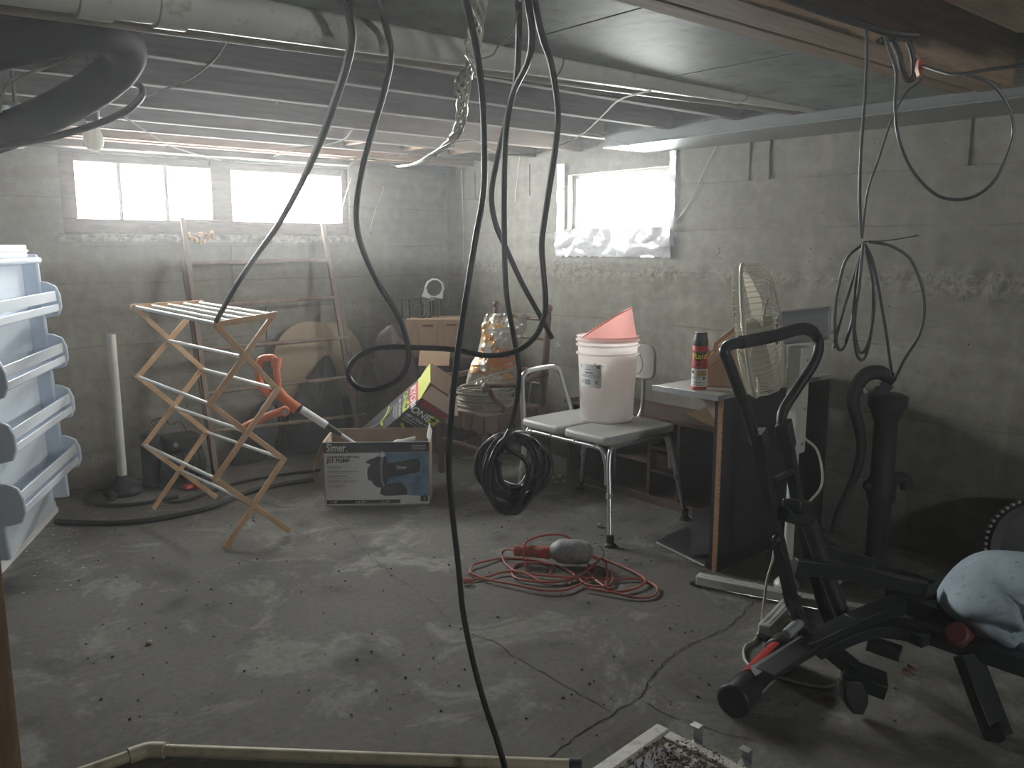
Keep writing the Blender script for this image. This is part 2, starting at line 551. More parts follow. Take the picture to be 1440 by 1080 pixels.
MAT['fan_grey'] = M('grey_fan_motor', (0.36, 0.38, 0.39), 0.4, var=0.06)
MAT['fan_white'] = M('white_fan_metal', (0.60, 0.60, 0.56), 0.4, var=0.06)
MAT['cloth'] = M('dusty_blue_cloth', (0.38, 0.46, 0.53), 0.85, var=0.12, scale=14, stain=(0.15, 0.14, 0.13), stain_amt=0.3)
MAT['print_black'] = M('black_print', (0.030, 0.032, 0.036), 0.5, var=0.1)
MAT['print_dark'] = M('charcoal_print', (0.055, 0.058, 0.065), 0.5, var=0.1)
MAT['print_white'] = M('white_print', (0.84, 0.84, 0.84), 0.5, var=0.03)
MAT['print_grey'] = M('grey_print', (0.36, 0.37, 0.40), 0.5, var=0.06)
MAT['print_blue'] = M('water_blue_print', (0.16, 0.30, 0.44), 0.5, var=0.45, scale=14)
MAT['lime'] = M('lime_print', (0.62, 0.66, 0.10), 0.5, var=0.05)
MAT['print_red'] = M('red_print', (0.60, 0.05, 0.045), 0.5, var=0.05)
MAT['maroon'] = M('maroon_print', (0.17, 0.045, 0.05), 0.5, var=0.1)
MAT['yellow'] = M('yellow_print', (0.85, 0.75, 0.06), 0.5, var=0.03)
MAT['tan_print'] = M('tan_print', (0.55, 0.38, 0.15), 0.5, var=0.3, scale=50)
MAT['enamel'] = M('chipped_white_enamel', (0.58, 0.57, 0.50), 0.45, var=0.12, scale=10, stain=(0.16, 0.09, 0.05), stain_amt=0.45)
MAT['slate'] = M('slate_blue_panel', (0.14, 0.145, 0.165), 0.5, var=0.15)
MAT['debris'] = M('dry_leaf_debris', (0.17, 0.10, 0.06), 0.9, var=0.6, scale=60)
MAT['chip'] = M('paint_chip', (0.60, 0.62, 0.64), 0.7, var=0.15, scale=30)
MAT['grit'] = M('dark_grit', (0.035, 0.030, 0.026), 0.9, var=0.5, scale=30)
MAT['stone'] = M('pale_pebble', (0.42, 0.38, 0.30), 0.85, var=0.3, scale=30)
MAT['steel'] = M('dull_steel', (0.42, 0.43, 0.45), 0.35, metal=0.7, var=0.2)
MAT['dark_sheet'] = M('dark_metal_sheet', (0.070, 0.070, 0.075), 0.45, var=0.3)
MAT['post'] = wood('near_post_wood', (0.13, 0.085, 0.05), (0.25, 0.165, 0.095), 6, (8, 8, 1), 0.7)
MAT['crack'] = M('crack_shadow', (0.02, 0.018, 0.016), 0.95)
MAT['bulb'] = M('milky_bulb_glass', (0.78, 0.76, 0.70), 0.15, var=0.03)
MAT['porcelain'] = M('white_porcelain', (0.55, 0.53, 0.49), 0.35)
MAT['pinkbag'] = M('dusty_pink_plastic', (0.085, 0.055, 0.055), 0.5, var=0.25)
def foil_mat(name, cols, rough, metal, scale):
    mt, nt, b = new_mat(name)
    v = coord(nt)
    n = tex(nt, 'Noise', scale, v, Detail=5.0, Distortion=1.0)
    k = len(cols)
    c = ramp(nt, n.outputs[0], [(0.32 + 0.36 * i / (k - 1), q) for i, q in enumerate(cols)])
    nt.links.new(c, b.inputs['Base Color'])
    b.inputs['Roughness'].default_value = rough
    b.inputs['Metallic'].default_value = metal
    w = tex(nt, 'Voronoi', scale * 2.5, v)
    bump(nt, b, w.outputs['Distance'], 0.3, 0.012)
    return mt
MAT['foil'] = foil_mat('silver_foil_tape', [(0.60, 0.61, 0.64), (0.80, 0.81, 0.83)], 0.34, 0.25, 4)
MAT['chipbag'] = foil_mat('orange_and_silver_film', [(0.55, 0.22, 0.06), (0.58, 0.36, 0.14), (0.60, 0.59, 0.57), (0.64, 0.63, 0.61), (0.58, 0.36, 0.12)], 0.24, 0.3, 7)
MAT['bagorange'] = M('orange_bag_print', (0.62, 0.20, 0.05), 0.35, var=0.2, scale=12)
MAT['bagpurple'] = M('purple_bag_print', (0.20, 0.10, 0.22), 0.35, var=0.2, scale=12)
def glass_pane():
    mt, nt, b = new_mat('dusty_window_glass')
    nt.nodes.remove(b)
    out = nt.nodes['Material Output']
    t = nt.nodes.new('ShaderNodeBsdfTransparent')
    t.inputs[0].default_value = (0.93, 0.95, 0.95, 1)
    g = nt.nodes.new('ShaderNodeBsdfGlossy')
    g.inputs['Roughness'].default_value = 0.08
    mx = nt.nodes.new('ShaderNodeMixShader')
    mx.inputs[0].default_value = 0.06
    nt.links.new(t.outputs[0], mx.inputs[1])
    nt.links.new(g.outputs[0], mx.inputs[2])
    nt.links.new(mx.outputs[0], out.inputs['Surface'])
    return mt
MAT['pane'] = glass_pane()
def jar_glass():
    mt, nt, b = new_mat('clear_jar_glass')
    nt.nodes.remove(b)
    out = nt.nodes['Material Output']
    t = nt.nodes.new('ShaderNodeBsdfTransparent')
    t.inputs[0].default_value = (0.86, 0.88, 0.88, 1)
    g = nt.nodes.new('ShaderNodeBsdfGlossy')
    g.inputs['Roughness'].default_value = 0.06
    fr = nt.nodes.new('ShaderNodeLayerWeight')
    fr.inputs[0].default_value = 0.35
    mx = nt.nodes.new('ShaderNodeMixShader')
    nt.links.new(fr.outputs['Fresnel'], mx.inputs[0])
    nt.links.new(t.outputs[0], mx.inputs[1])
    nt.links.new(g.outputs[0], mx.inputs[2])
    nt.links.new(mx.outputs[0], out.inputs['Surface'])
    return mt
MAT['jar'] = jar_glass()
def translucent(name, col, amount):
    mt, nt, b = new_mat(name)
    v = coord(nt)
    n = tex(nt, 'Noise', 6.0, v, Detail=5.0)
    c = ramp(nt, n.outputs[0], [(0.3, tuple(q * 0.95 for q in col)), (0.7, col)])
    nt.links.new(c, b.inputs['Base Color'])
    b.inputs['Roughness'].default_value = 0.4
    t = nt.nodes.new('ShaderNodeBsdfTranslucent')
    nt.links.new(c, t.inputs[0])
    mx = nt.nodes.new('ShaderNodeMixShader')
    mx.inputs[0].default_value = amount
    nt.links.new(b.outputs[0], mx.inputs[1])
    nt.links.new(t.outputs[0], mx.inputs[2])
    nt.links.new(mx.outputs[0], nt.nodes['Material Output'].inputs['Surface'])
    return mt
MAT['bucket'] = translucent('milky_bucket_plastic', (0.93, 0.90, 0.88), 0.55)
MAT['bulb'] = translucent('milky_bulb_glass', (0.95, 0.93, 0.88), 0.5)
MAT['pink'] = translucent('pink_thin_plastic', (0.92, 0.46, 0.42), 0.5)

# ------------------------------------------------------------------ the room
def merge_lines(a, b, step, extra):
    xs = [a + (b - a) * i / max(1, round((b - a) / step)) for i in range(round((b - a) / step) + 1)]
    xs = [x for x in xs if all(abs(x - e) > step * 0.45 for e in extra)]
    return sorted(set([round(x, 5) for x in xs] + list(extra)))
def relief_wall(name, axis, w, lo, hi, hole, bands, thick=0.24, step=0.028, sign=1):
    """poured wall with board courses and rough relief; hole = (u0, u1, z0, z1)"""
    us = merge_lines(lo, hi, step, [hole[0], hole[1]])
    zs = merge_lines(0.0, ZS, step, [hole[2], hole[3]])
    mb = MB()
    offs = {}
    def course(z):
        k = sum(1 for q in bands if z > q)
        if k not in offs:
            offs[k] = random.Random(k * 7 + len(bands)).uniform(-0.004, 0.004)
        return offs[k]
    def P(u, z, d):
        return V(w + d, u, z) if axis == 'x' else V(u, w + d, z)
    idx = {}
    for j, z in enumerate(zs):
        for i, u in enumerate(us):
            q = V(u * 1.0, z * 1.0, w)
            d = noise.fractal(q * 3.0, 0.9, 2.0, 4) * 0.006 + noise.noise(q * 38) * 0.0022
            rough = math.exp(-((z - 1.24 + 0.05 * noise.noise(V(u * 2, 0, w))) / 0.075) ** 2)
            d += rough * noise.fractal(q * 26, 0.8, 2.1, 3) * (0.014 if axis == 'x' else 0.004)
            d += course(z)
            for bnd in bands:
                wob = 0.008 * noise.noise(V(u * 4, bnd * 9, 0))
                d += -0.007 * math.exp(-((z - bnd - wob) / 0.014) ** 2)
            if hole[0] - 1e-6 <= u <= hole[1] + 1e-6 and hole[2] - 1e-6 <= z <= hole[3] + 1e-6:
                d = 0.0
            idx[(i, j)] = len(mb.v)
            mb.v.append(P(u, z, -d * sign))
    for j in range(len(zs) - 1):
        for i in range(len(us) - 1):
            if us[i] >= hole[0] - 1e-6 and us[i + 1] <= hole[1] + 1e-6 and zs[j] >= hole[2] - 1e-6 and zs[j + 1] <= hole[3] + 1e-6:
                continue
            f = [idx[(i, j)], idx[(i + 1, j)], idx[(i + 1, j + 1)], idx[(i, j + 1)]]
            mb.f.append(f if axis == 'y' else f[::-1])
    # the reveals of the opening and the outside face
    u0, u1, z0, z1 = hole
    t = thick * sign
    for a, b2 in (((u0, z0), (u1, z0)), ((u1, z0), (u1, z1)), ((u1, z1), (u0, z1)), ((u0, z1), (u0, z0))):
        mb.add([P(a[0], a[1], 0), P(b2[0], b2[1], 0), P(b2[0], b2[1], t), P(a[0], a[1], t)], [(0, 1, 2, 3)])
    for (a, b2, c, d) in ((lo, hi, 0, z0), (lo, hi, z1, ZS), (lo, u0, z0, z1), (u1, hi, z0, z1)):
        mb.add([P(a, c, t), P(b2, c, t), P(b2, d, t), P(a, d, t)], [(0, 1, 2, 3)])
    o = build(mb, name, MAT['wall_' + axis], smooth=True, angle=60)
    return struct(o, None)

HB = (1.19, 3.0, 1.47, 1.92)
HR = (3.115, 3.935, 1.49, 1.845)
wall_back = relief_wall('wall_back', 'y', YW, XL, XW + 0.24, HB, BACK_BANDS, sign=1)
wall_back['label'] = 'poured concrete back wall with faint board courses and wide window'
wall_right = relief_wall('wall_right', 'x', XW, YF, YW + 0.24, HR, RIGHT_BANDS, sign=1)
wall_right['label'] = 'poured concrete right wall with a rough pour line and small window'
struct(build(B(XL - 0.2, XL, YF - 0.2, YW + 0.2, 0, ZS), 'wall_left', MAT['hidden_wall']), 'concrete wall at the left side of the basement')
wf = MB()
for q in ((XL - 0.2, 1.305, 0, ZS), (1.845, XW + 0.2, 0, ZS), (1.305, 1.845, 0, 1.5), (1.305, 1.845, 1.85, ZS)):
    wf.box(q[0], q[1], YF - 0.2, YF, q[2], q[3])
struct(build(wf, 'wall_front', MAT['hidden_wall']), 'concrete wall behind the photographer with an added fill window')

def fin(wall, p, h, axis):
    rnd = random.Random(int(p.z * 1000 + p.x * 77 + p.y * 31))
    mb = MB()
    for k in range(6):
        q = p + V(0, 0, h * k / 6)
        w = rnd.uniform(0.0015, 0.0035)
        if axis == 'x':
            mb.box(XW - 0.005 - w, XW + 0.01, q.y - w, q.y + w, q.z, q.z + h / 6 + 0.002)
        else:
            mb.box(q.x - w, q.x + w, YW - 0.005 - w, YW + 0.01, q.z, q.z + h / 6 + 0.002)
    build(mb, 'form_fin', MAT['wall_' + axis], wall)
for px in (1053, 1081, 1361):
    p = on_x(px, 250 - (px > 1300) * 20, XW); p.z = 1.735
    fin(wall_right, p, 0.19, 'x')
for px in (745, 668):
    p = on_x(px, 250, XW); p.z = 1.735
    fin(wall_right, p, 0.20, 'x')
for px in (328, 372):
    p = on_y(px, 400, YW); p.z = 1.0 if px < 350 else 0.62
    fin(wall_back, p, 0.40, 'y')

# floor: gentle unevenness
fl = MB()
fl.grid(lambda u, v: V(XL - 0.2 + u * (XW + 0.45 - XL), YF - 0.2 + v * (YW + 0.45 - YF),
                       noise.noise(V(u * 7, v * 9, 0)) * 0.0015 - 0.0012), 70, 84)
floor = struct(build(fl, 'floor', MAT['floor']), 'worn grey concrete floor with cracks')
def crack(pts, w):
    P = [on_z(*p) for p in pts]
    Q = []
    rnd = random.Random(int(pts[0][0]))
    for a, b in zip(P[:-1], P[1:]):
        k = max(2, int((b - a).length / 0.022))
        s = V(-(b - a).y, (b - a).x, 0).normalized()
        for i in range(k):
            Q.append(a.lerp(b, i / k) + s * (rnd.uniform(-1, 1) * 0.0065 if i else 0))
    Q.append(P[-1])
    mb = MB()
    vs = []
    for i, q in enumerate(Q):
        d = (Q[min(i + 1, len(Q) - 1)] - Q[max(i - 1, 0)])
        s = V(-d.y, d.x, 0).normalized()
        h = w * rnd.uniform(0.35, 1.0) * (0.3 if i in (0, len(Q) - 1) else 1) / 2
        vs += [q + s * h + V(0, 0, 0.0012), q - s * h + V(0, 0, 0.0012)]
    mb.add(vs, [(2 * i, 2 * i + 1, 2 * i + 3, 2 * i + 2) for i in range(len(Q) - 1)])
    build(mb, 'crack', MAT['crack'], floor, smooth=False)
crack([(768, 1066), (800, 1046), (825, 1026), (850, 1012), (868, 998), (888, 990), (902, 980), (915, 955), (935, 930), (960, 912), (985, 900), (1020, 885), (1040, 868), (1052, 852), (1068, 842)], 0.006)
crack([(858, 1001), (830, 985), (800, 968), (770, 950), (740, 932), (718, 922), (700, 905), (660, 890)], 0.0042)
crack([(640, 880), (610, 850), (585, 830), (555, 812), (530, 790), (505, 768), (490, 745), (478, 735), (462, 722)], 0.0030)
crack([(902, 986), (930, 1002), (960, 1012), (990, 1022), (1025, 1034), (1060, 1040)], 0.0035)

# ceiling: boards above, joists under them, hardboard panels in the middle bay
ceiling = struct(build(B(XL - 0.2, XW + 0.24, YF - 0.2, YW + 0.24, ZS, ZS + 0.03), 'ceiling', MAT['subfloor']), 'dark floor boards seen from below between the joists')
XB = 3.448                     # room-side face of the steel beam
for y in (2.40, 2.81, 3.30, 3.83, 4.26, 4.645):
    build(B(XL, XB if y < 3.25 else XW + 0.03, y - 0.02, y + 0.025, ZC, ZS + 0.005), 'joist', MAT['joist'], ceiling, bevel=0.004)
for y in (4.93, 5.05):
    build(B(XL, XW + 0.03, y - 0.02, y + 0.025, ZC - 0.012, ZS + 0.005), 'joist', MAT['brown_joist'], ceiling, bevel=0.004)
# edges of floor boards running along the joists
for k, y in enumerate([2.52, 2.66, 2.95, 3.1, 3.46, 3.62, 3.98, 4.12, 4.4, 4.52, 4.78]):
    build(B(XL, XB if y < 3.2 else XW + 0.03, y - 0.055, y + 0.055, ZS - 0.018 - 0.004 * (k % 3), ZS + 0.004), 'floor_board', MAT['brown_joist'] if y > 3.9 else MAT['subfloor'], ceiling)
# blocking / sill at the top of back wall
build(B(XL, XW + 0.03, 5.13, YW + 0.02, 1.935, ZS + 0.005), 'sill_plate', MAT['joist'], ceiling, bevel=0.005)
# reddish bridging pieces between the far joists
for x in (2.62, 3.05, 3.40):
    build(B(x, x + 0.04, 4.30, 4.63, ZC + 0.02, ZS), 'bridging', MAT['brown_joist'], ceiling)
for x0, x1 in ((-0.55, 0.225), (0.232, 0.93), (0.937, 1.646), (1.654, 2.372), (2.380, 3.447)):
    build(B(x0, x1, 1.425, 1.970, ZC - 0.006, ZC + 0.004), 'panel', MAT['panel'], ceiling, bevel=0.001)
for y0, y1, dz in ((1.375, 1.445, -0.008), (1.235, 1.352, -0.014)):
    build(B(XL, XW - 0.38, y0, y1, ZC + dz, ZS + 0.005), 'joist', MAT['timber'], ceiling, bevel=0.004)
for y in (0.45, 0.05, -0.36, -0.8, -1.3, -1.8, -2.3):
    build(B(XL, XB, y - 0.02, y + 0.025, ZC, ZS + 0.005), 'joist', MAT['joist'], ceiling, bevel=0.004)
# broken-ended timbers over the exercise machine
def rough_end(x0, x1, y0, y1, z0, z1, seed):
    rnd = random.Random(seed)
    poly = [V(x0, y0, z0), V(x0, y1, z0)]
    n = 6
    for i in range(n + 1):
        poly.append(V(x1 + rnd.uniform(-0.05, 0.05), y1 + (y0 - y1) * i / n, z0))
    return MB().prism(poly, V(0, 0, z1 - z0))
build(rough_end(1.2, 2.62, 0.80, 0.935, ZC - 0.01, ZS + 0.005, 3), 'joist', MAT['timber'], ceiling, bevel=0.003)
build(rough_end(1.2, 2.95, 0.66, 0.775, ZC + 0.0, ZS + 0.005, 5), 'joist', MAT['timber'], ceiling, bevel=0.003)

beam = thing('steel_beam', 'grey steel box beam running along the top of right wall', 'beam', (3.63, 0.4, 1.925))
build(B(3.43, XW + 0.02, YF, 3.26, 1.925, 1.935), 'bottom_flange', MAT['beam'], beam, bevel=0.002)
build(B(3.445, 3.457, YF, 3.25, 1.935, 2.16), 'web_plate', MAT['beam'], beam)
build(B(3.43, 3.455, YF, 3.26, 1.999, 2.008), 'edge_strip', MAT['beam'], beam)
build(B(3.445, XW + 0.02, 3.245, 3.257, 1.935, 2.16), 'end_plate', MAT['beam'], beam)

# window in the back wall
FRM = MAT['frame']
w1 = struct(build(B(1.19, 3.0, YW + 0.03, YW + 0.11, 1.47, 1.555), 'window_1', FRM, bevel=0.004), 'wide two-part basement window with weathered wooden frame')
for a in ((1.19, 1.275, 1.555, 1.92), (2.045, 2.176, 1.555, 1.92), (2.952, 3.0, 1.555, 1.92)):
    build(B(a[0], a[1], YW + 0.02, YW + 0.11, a[2], a[3]), 'window_frame', FRM, w1, bevel=0.004)
for a in ((1.275, 2.045), (2.176, 2.952)):
    build(B(a[0], a[1], YW + 0.03, YW + 0.11, 1.872, 1.92), 'window_frame', FRM, w1, bevel=0.004)
for x in (1.516, 1.780):
    build(B(x - 0.011, x + 0.011, YW + 0.045, YW + 0.07, 1.555, 1.872), 'mullion', FRM, w1, bevel=0.002)
for a, b in ((1.275, 1.505), (1.527, 1.769), (1.791, 2.045), (2.176, 2.952)):
    build(B(a, b, YW + 0.055, YW + 0.059, 1.556, 1.871), 'pane', MAT['pane'], w1)
sl = MB()
sl.grid(lambda u, v: V(1.16 + 1.87 * u, YW - 0.018 - 0.008 * noise.noise(V(u * 60, v * 5, 1)) + 0.05 * (v > 0.85), 1.425 + 0.05 * v + 0.007 * noise.noise(V(u * 45, 3, v))), 120, 6)
build(sl, 'sill', MAT['sill'], w1)
for cx, w in ((1.93, 0.10), (2.36, 0.045)):
    fm = MB()
    rnd = random.Random(int(cx * 100))
    for k in range(26 if w > 0.06 else 10):
        fm.ball(V(cx + rnd.uniform(-w, w), YW - 0.025 - rnd.uniform(0, 0.012), 1.452 + rnd.uniform(-0.03, 0.028)), rnd.uniform(0.008, 0.016), nu=7, nv=5)
    build(fm, 'foam_filler', MAT['foam'], w1)

# window in the right wall, taped round with silver foil
w2 = struct(build(B(XW + 0.05, XW + 0.10, 3.115, 3.935, 1.49, 1.515), 'window_2', MAT['grey_plastic'], bevel=0.003), 'small basement window sealed with crumpled silver tape')
for a in ((3.115, 3.14, 1.515, 1.845), (3.91, 3.935, 1.515, 1.845), (3.14, 3.91, 1.82, 1.845)):
    build(B(XW + 0.05, XW + 0.10, *a), 'window_frame', MAT['grey_plastic'], w2, bevel=0.003)
build(B(XW + 0.07, XW + 0.074, 3.141, 3.909, 1.516, 1.819), 'pane', MAT['pane'], w2)
def foil(y0, y1, z0, z1, amp, nu, nv, bulge=0.0, seed=0):
    mb = MB()
    def fn(u, v):
        y, z = y1 + (y0 - y1) * u, z0 + (z1 - z0) * v
        q = V(y * 6 + seed, z * 9, seed)
        r = abs(noise.noise(q)) * amp * 1.5 + abs(noise.noise(q * 2.1)) * amp * 0.35
        e = 0.006 * noise.noise(V(u * 30, v * 30, seed + 5))
        return V(XW - 0.014 - r - bulge * math.sin(math.pi * v), y + e, z + e * 1.5)
    mb.sheet(fn, nu, nv, 0.0012)
    return build(mb, 'foil_tape', MAT['foil'], w2, angle=25)
foil(3.075, 4.025, 1.335, 1.505, 0.030, 70, 18, 0.012, 1)
foil(3.955, 4.02, 1.49, 1.915, 0.008, 6, 34, 0.0, 4)
foil(3.062, 3.108, 1.40, 1.935, 0.008, 6, 34, 0.0, 8)

# unseen window added behind the photographer to light camera-facing surfaces
w3 = struct(build(B(1.305, 1.845, YF - 0.10, YF - 0.04, 1.50, 1.53), 'fill_window', FRM, bevel=0.003), 'small unseen window added behind the photographer for fill light')
for q in ((1.305, 1.335, 1.53, 1.85), (1.815, 1.845, 1.53, 1.85), (1.335, 1.815, 1.82, 1.85)):
    build(B(q[0], q[1], YF - 0.10, YF - 0.04, q[2], q[3]), 'window_frame', FRM, w3, bevel=0.003)
build(B(1.335, 1.815, YF - 0.072, YF - 0.068, 1.53, 1.82), 'pane', MAT['pane'], w3)

# haze: added scatter volumes that imitate veiling lens glare
def haze(name, z0, z1, density, g, label):
    hm = bpy.data.materials.new(name)
    hz = build(B(XL - 0.1, XW + 0.12, YF - 0.1, YW + 0.12, z0, z1), name, hm, smooth=False)
    hm.use_nodes = True
    hn = hm.node_tree
    hn.nodes.remove(hn.nodes['Principled BSDF'])
    vs_ = hn.nodes.new('ShaderNodeVolumeScatter')
    vs_.inputs['Color'].default_value = (0.97, 0.98, 1.0, 1)
    vs_.inputs['Density'].default_value = density
    vs_.inputs['Anisotropy'].default_value = g
    hn.links.new(vs_.outputs[0], hn.nodes['Material Output'].inputs['Volume'])
    hz['kind'] = 'stuff'
    hz['label'], hz['category'] = label, 'haze'
haze('veil_haze', -0.1, ZS + 0.02, HAZE_DENSITY, 0.5, 'thin haze added through the whole basement in place of lens veil')
haze('glare_haze', 1.32, ZS + 0.01, HAZE_LAYER, 0.65, 'haze layer added under the ceiling to imitate glare around the windows')
#PART2
# ================================================================== OBJECTS
def root_at(p):
    return (p[0], p[1], p[2])

# ---------------------------------------------------------------- big pipes under the ceiling
def pz(x):
    return 1.885 + 0.029 * (x - 0.5)
dp = thing('drain_pipe', 'long white plastic drain pipe with couplings slung under the joists', 'pipe', (1.0, 2.03, 1.9))
build(MB().cyl(V(-0.9, 2.03, pz(-0.9) + 0.052), V(3.44, 2.03, pz(3.44) + 0.052), 0.052, n=24), 'pipe', MAT['pvc'], dp)
for x, w, r in ((0.235, 0.075, 0.060), (0.555, 0.075, 0.060), (0.715, 0.07, 0.059)):
    build(MB().lathe([(0.052, -w / 2), (r, -w / 2 + 0.002), (r, w / 2 - 0.002), (0.052, w / 2)], V(x, 2.03, pz(x) + 0.052), (1, 0, 0.029), 24), 'coupling', MAT['pvc'], dp)
for x in (1.9, 2.9):
    st = MB().tube([V(x, 2.03 + 0.054 * math.sin(a), pz(x) + 0.052 - 0.054 * math.cos(a)) for a in [-1.6 + 0.32 * i for i in range(11)]], 0.003, 5)
    build(st, 'hanger_strap', MAT['steel'], dp)
sp = build(MB().cyl(V(-0.9, 2.115, pz(-0.9) + 0.016), V(3.44, 2.115, pz(3.44) + 0.016), 0.017, n=14), 'water_pipe', MAT['tan_pipe'])
tag(sp, 'thin tan water pipe running beside the white drain pipe', 'pipe')

# fat black pipe bend, upper left
fb = thing('waste_pipe', 'fat black plastic waste pipe bending back under the joists', 'pipe', (0.75, 2.7, 1.85))
pts = [at(-140, 218, 2.55), at(-40, 200, 2.5), at(40, 172, 2.42), at(110, 138, 2.34), at(158, 104, 2.27), at(177, 74, 2.2), at(160, 50, 2.1), at(120, 44, 2.02), at(60, 52, 1.96), at(0, 64, 1.92), at(-80, 80, 1.9)]
build(MB().tube(spline(pts, 8), 0.052, 20), 'pipe', MAT['abs'], fb)
th = [at(-60, 216, 2.4), at(0, 206, 2.38), at(60, 196, 2.36), at(120, 180, 2.36), at(170, 160, 2.36), at(196, 140, 2.38), at(200, 126, 2.4), at(188, 118, 2.45), at(160, 122, 2.55), at(120, 140, 2.7), at(80, 150, 2.9)]
tag(build(MB().tube(spline(th, 6), 0.0095, 10), 'hose', MAT['greycable']), 'thin dark hose looped under the fat black pipe by the bulb', 'hose')
wv = [at(0, 158, 2.2), at(3, 135, 2.2), at(18, 112, 2.2), at(50, 100, 2.2), at(70, 92, 2.2), at(95, 82, 2.15), at(110, 66, 2.1), at(150, 57, 2.08), at(175, 62, 2.1)]
tag(build(MB().tube(spline(wv, 6), 0.004, 6), 'wire', MAT['rope']), 'pale cloth-covered wire drooping around the fat black pipe', 'wire')

# bare bulb in a porcelain holder
def bulb(px, py, t, label, s=1.0):
    p = at(px, py, t)
    r = thing('bare_bulb', label, 'light bulb', p)
    build(MB().lathe([(0.001, -0.052 * s), (0.018 * s, -0.049 * s), (0.029 * s, -0.036 * s), (0.033 * s, -0.018 * s), (0.030 * s, 0.004 * s), (0.022 * s, 0.026 * s), (0.015 * s, 0.042 * s), (0.0135 * s, 0.05 * s)], p, n=20), 'bulb', MAT['bulb'], r)
    build(MB().lathe([(0.018, 0.045 * s), (0.024, 0.052 * s), (0.026, 0.085 * s), (0.012, 0.095 * s)], p, n=20), 'lamp_holder', MAT['dark_sheet'], r)
    build(MB().cyl(p + V(0, 0, 0.09 * s), V(p.x, p.y, ZS), 0.006, n=8), 'flex', MAT['rubber'], r)
    build(MB().lathe([(0.035, 0.125 * s), (0.045, 0.13 * s), (0.045, 0.142 * s), (0.01, 0.15 * s)], p, n=8), 'box_cover', MAT['steel'], r)
    return r
bulb(131, 190, 2.9, 'bare milky bulb hanging in a holder near the wide window')
bulb(25, 193, 3.0, 'bare bulb half hidden behind the fat black pipe', 0.8)

# ---------------------------------------------------------------- freezer door at the left
D0, D1 = V(0.951, 4.857, 0), V(0.573, 4.099, 0)
du = (D1 - D0).normalized()                     # towards the camera
dn = V(-du.y, du.x, 0)                          # out of the door, into the room
if dn.dot(-D0) < 0:
    dn = -dn
lean = -0.055
def DP(s, z, d):                                # s along door from its far edge, d out of the door
    return D0 + du * s + dn * (d + lean * z / 1.4) + V(0, 0, z)
DW = 1.02
fd = thing('freezer_door', 'white freezer door with moulded bottle shelves standing open by the left wall', 'door', D0 + du * 0.5)
def dbox(s0, s1, z0, z1, d0, d1):
    mb = MB()
    c = [DP(s, z, d) for z in (z0, z1) for (s, d) in ((s0, d0), (s1, d0), (s1, d1), (s0, d1))]
    return mb.add(c, [(3, 2, 1, 0), (4, 5, 6, 7), (0, 1, 5, 4), (1, 2, 6, 5), (2, 3, 7, 6), (3, 0, 4, 7)])
build(dbox(0, DW, 0.015, 1.405, -0.07, 0.0), 'door_slab', MAT['liner'], fd, bevel=0.012)
build(dbox(0.03, DW - 0.03, 0.03, 1.385, 0.0, 0.012), 'gasket', MAT['white_plastic'], fd, bevel=0.004)
build(dbox(0.0, DW, 0.0, 0.028, -0.06, 0.01), 'bottom_trim', MAT['print_white'], fd, bevel=0.003)
build(dbox(0.03, 0.06, 0.09, 1.36, 0.0, 0.085), 'liner_side', MAT['liner'], fd, bevel=0.012)
build(dbox(DW - 0.06, DW - 0.03, 0.09, 1.30, 0.0, 0.085), 'liner_side', MAT['liner'], fd, bevel=0.012)
build(dbox(0.03, DW - 0.03, 1.315, 1.345, 0.0, 0.10), 'top_shelf', MAT['liner'], fd, bevel=0.012)
build(dbox(0.06, DW - 0.1, 1.345, 1.405, 0.02, 0.045), 'butter_cover', MAT['white_plastic'], fd, bevel=0.006)
build(dbox(0.06, DW - 0.1, 1.372, 1.382, 0.044, 0.052), 'cover_ridge', MAT['white_plastic'], fd, bevel=0.003)
shelf_z = (1.07, 0.805, 0.54, 0.27)
for z in shelf_z:
    sh = build(dbox(0.05, DW - 0.05, z, z + 0.016, 0.0, 0.150), 'shelf_floor', MAT['liner'], fd, bevel=0.004)
    build(dbox(0.05, DW - 0.05, z + 0.055, z + 0.105, 0.138, 0.148), 'shelf_rail', MAT['white_plastic'], sh, bevel=0.003)
    build(dbox(0.05, DW - 0.05, z + 0.005, z + 0.040, 0.146, 0.154), 'shelf_lip', MAT['white_plastic'], sh, bevel=0.003)
    for s0, s1 in ((0.03, 0.052), (DW - 0.052, DW - 0.03)):
        poly = [DP(s0, z - 0.03, 0.0), DP(s0, z - 0.03, 0.10), DP(s0, z - 0.02, 0.148), DP(s0, z + 0.02, 0.166), DP(s0, z + 0.085, 0.166), DP(s0, z + 0.13, 0.150), DP(s0, z + 0.15, 0.11), DP(s0, z + 0.158, 0.06), DP(s0, z + 0.16, 0.0)]
        build(MB().prism(poly, du * (s1 - s0)), 'shelf_cheek', MAT['liner'], sh, bevel=0.007, seg=3)

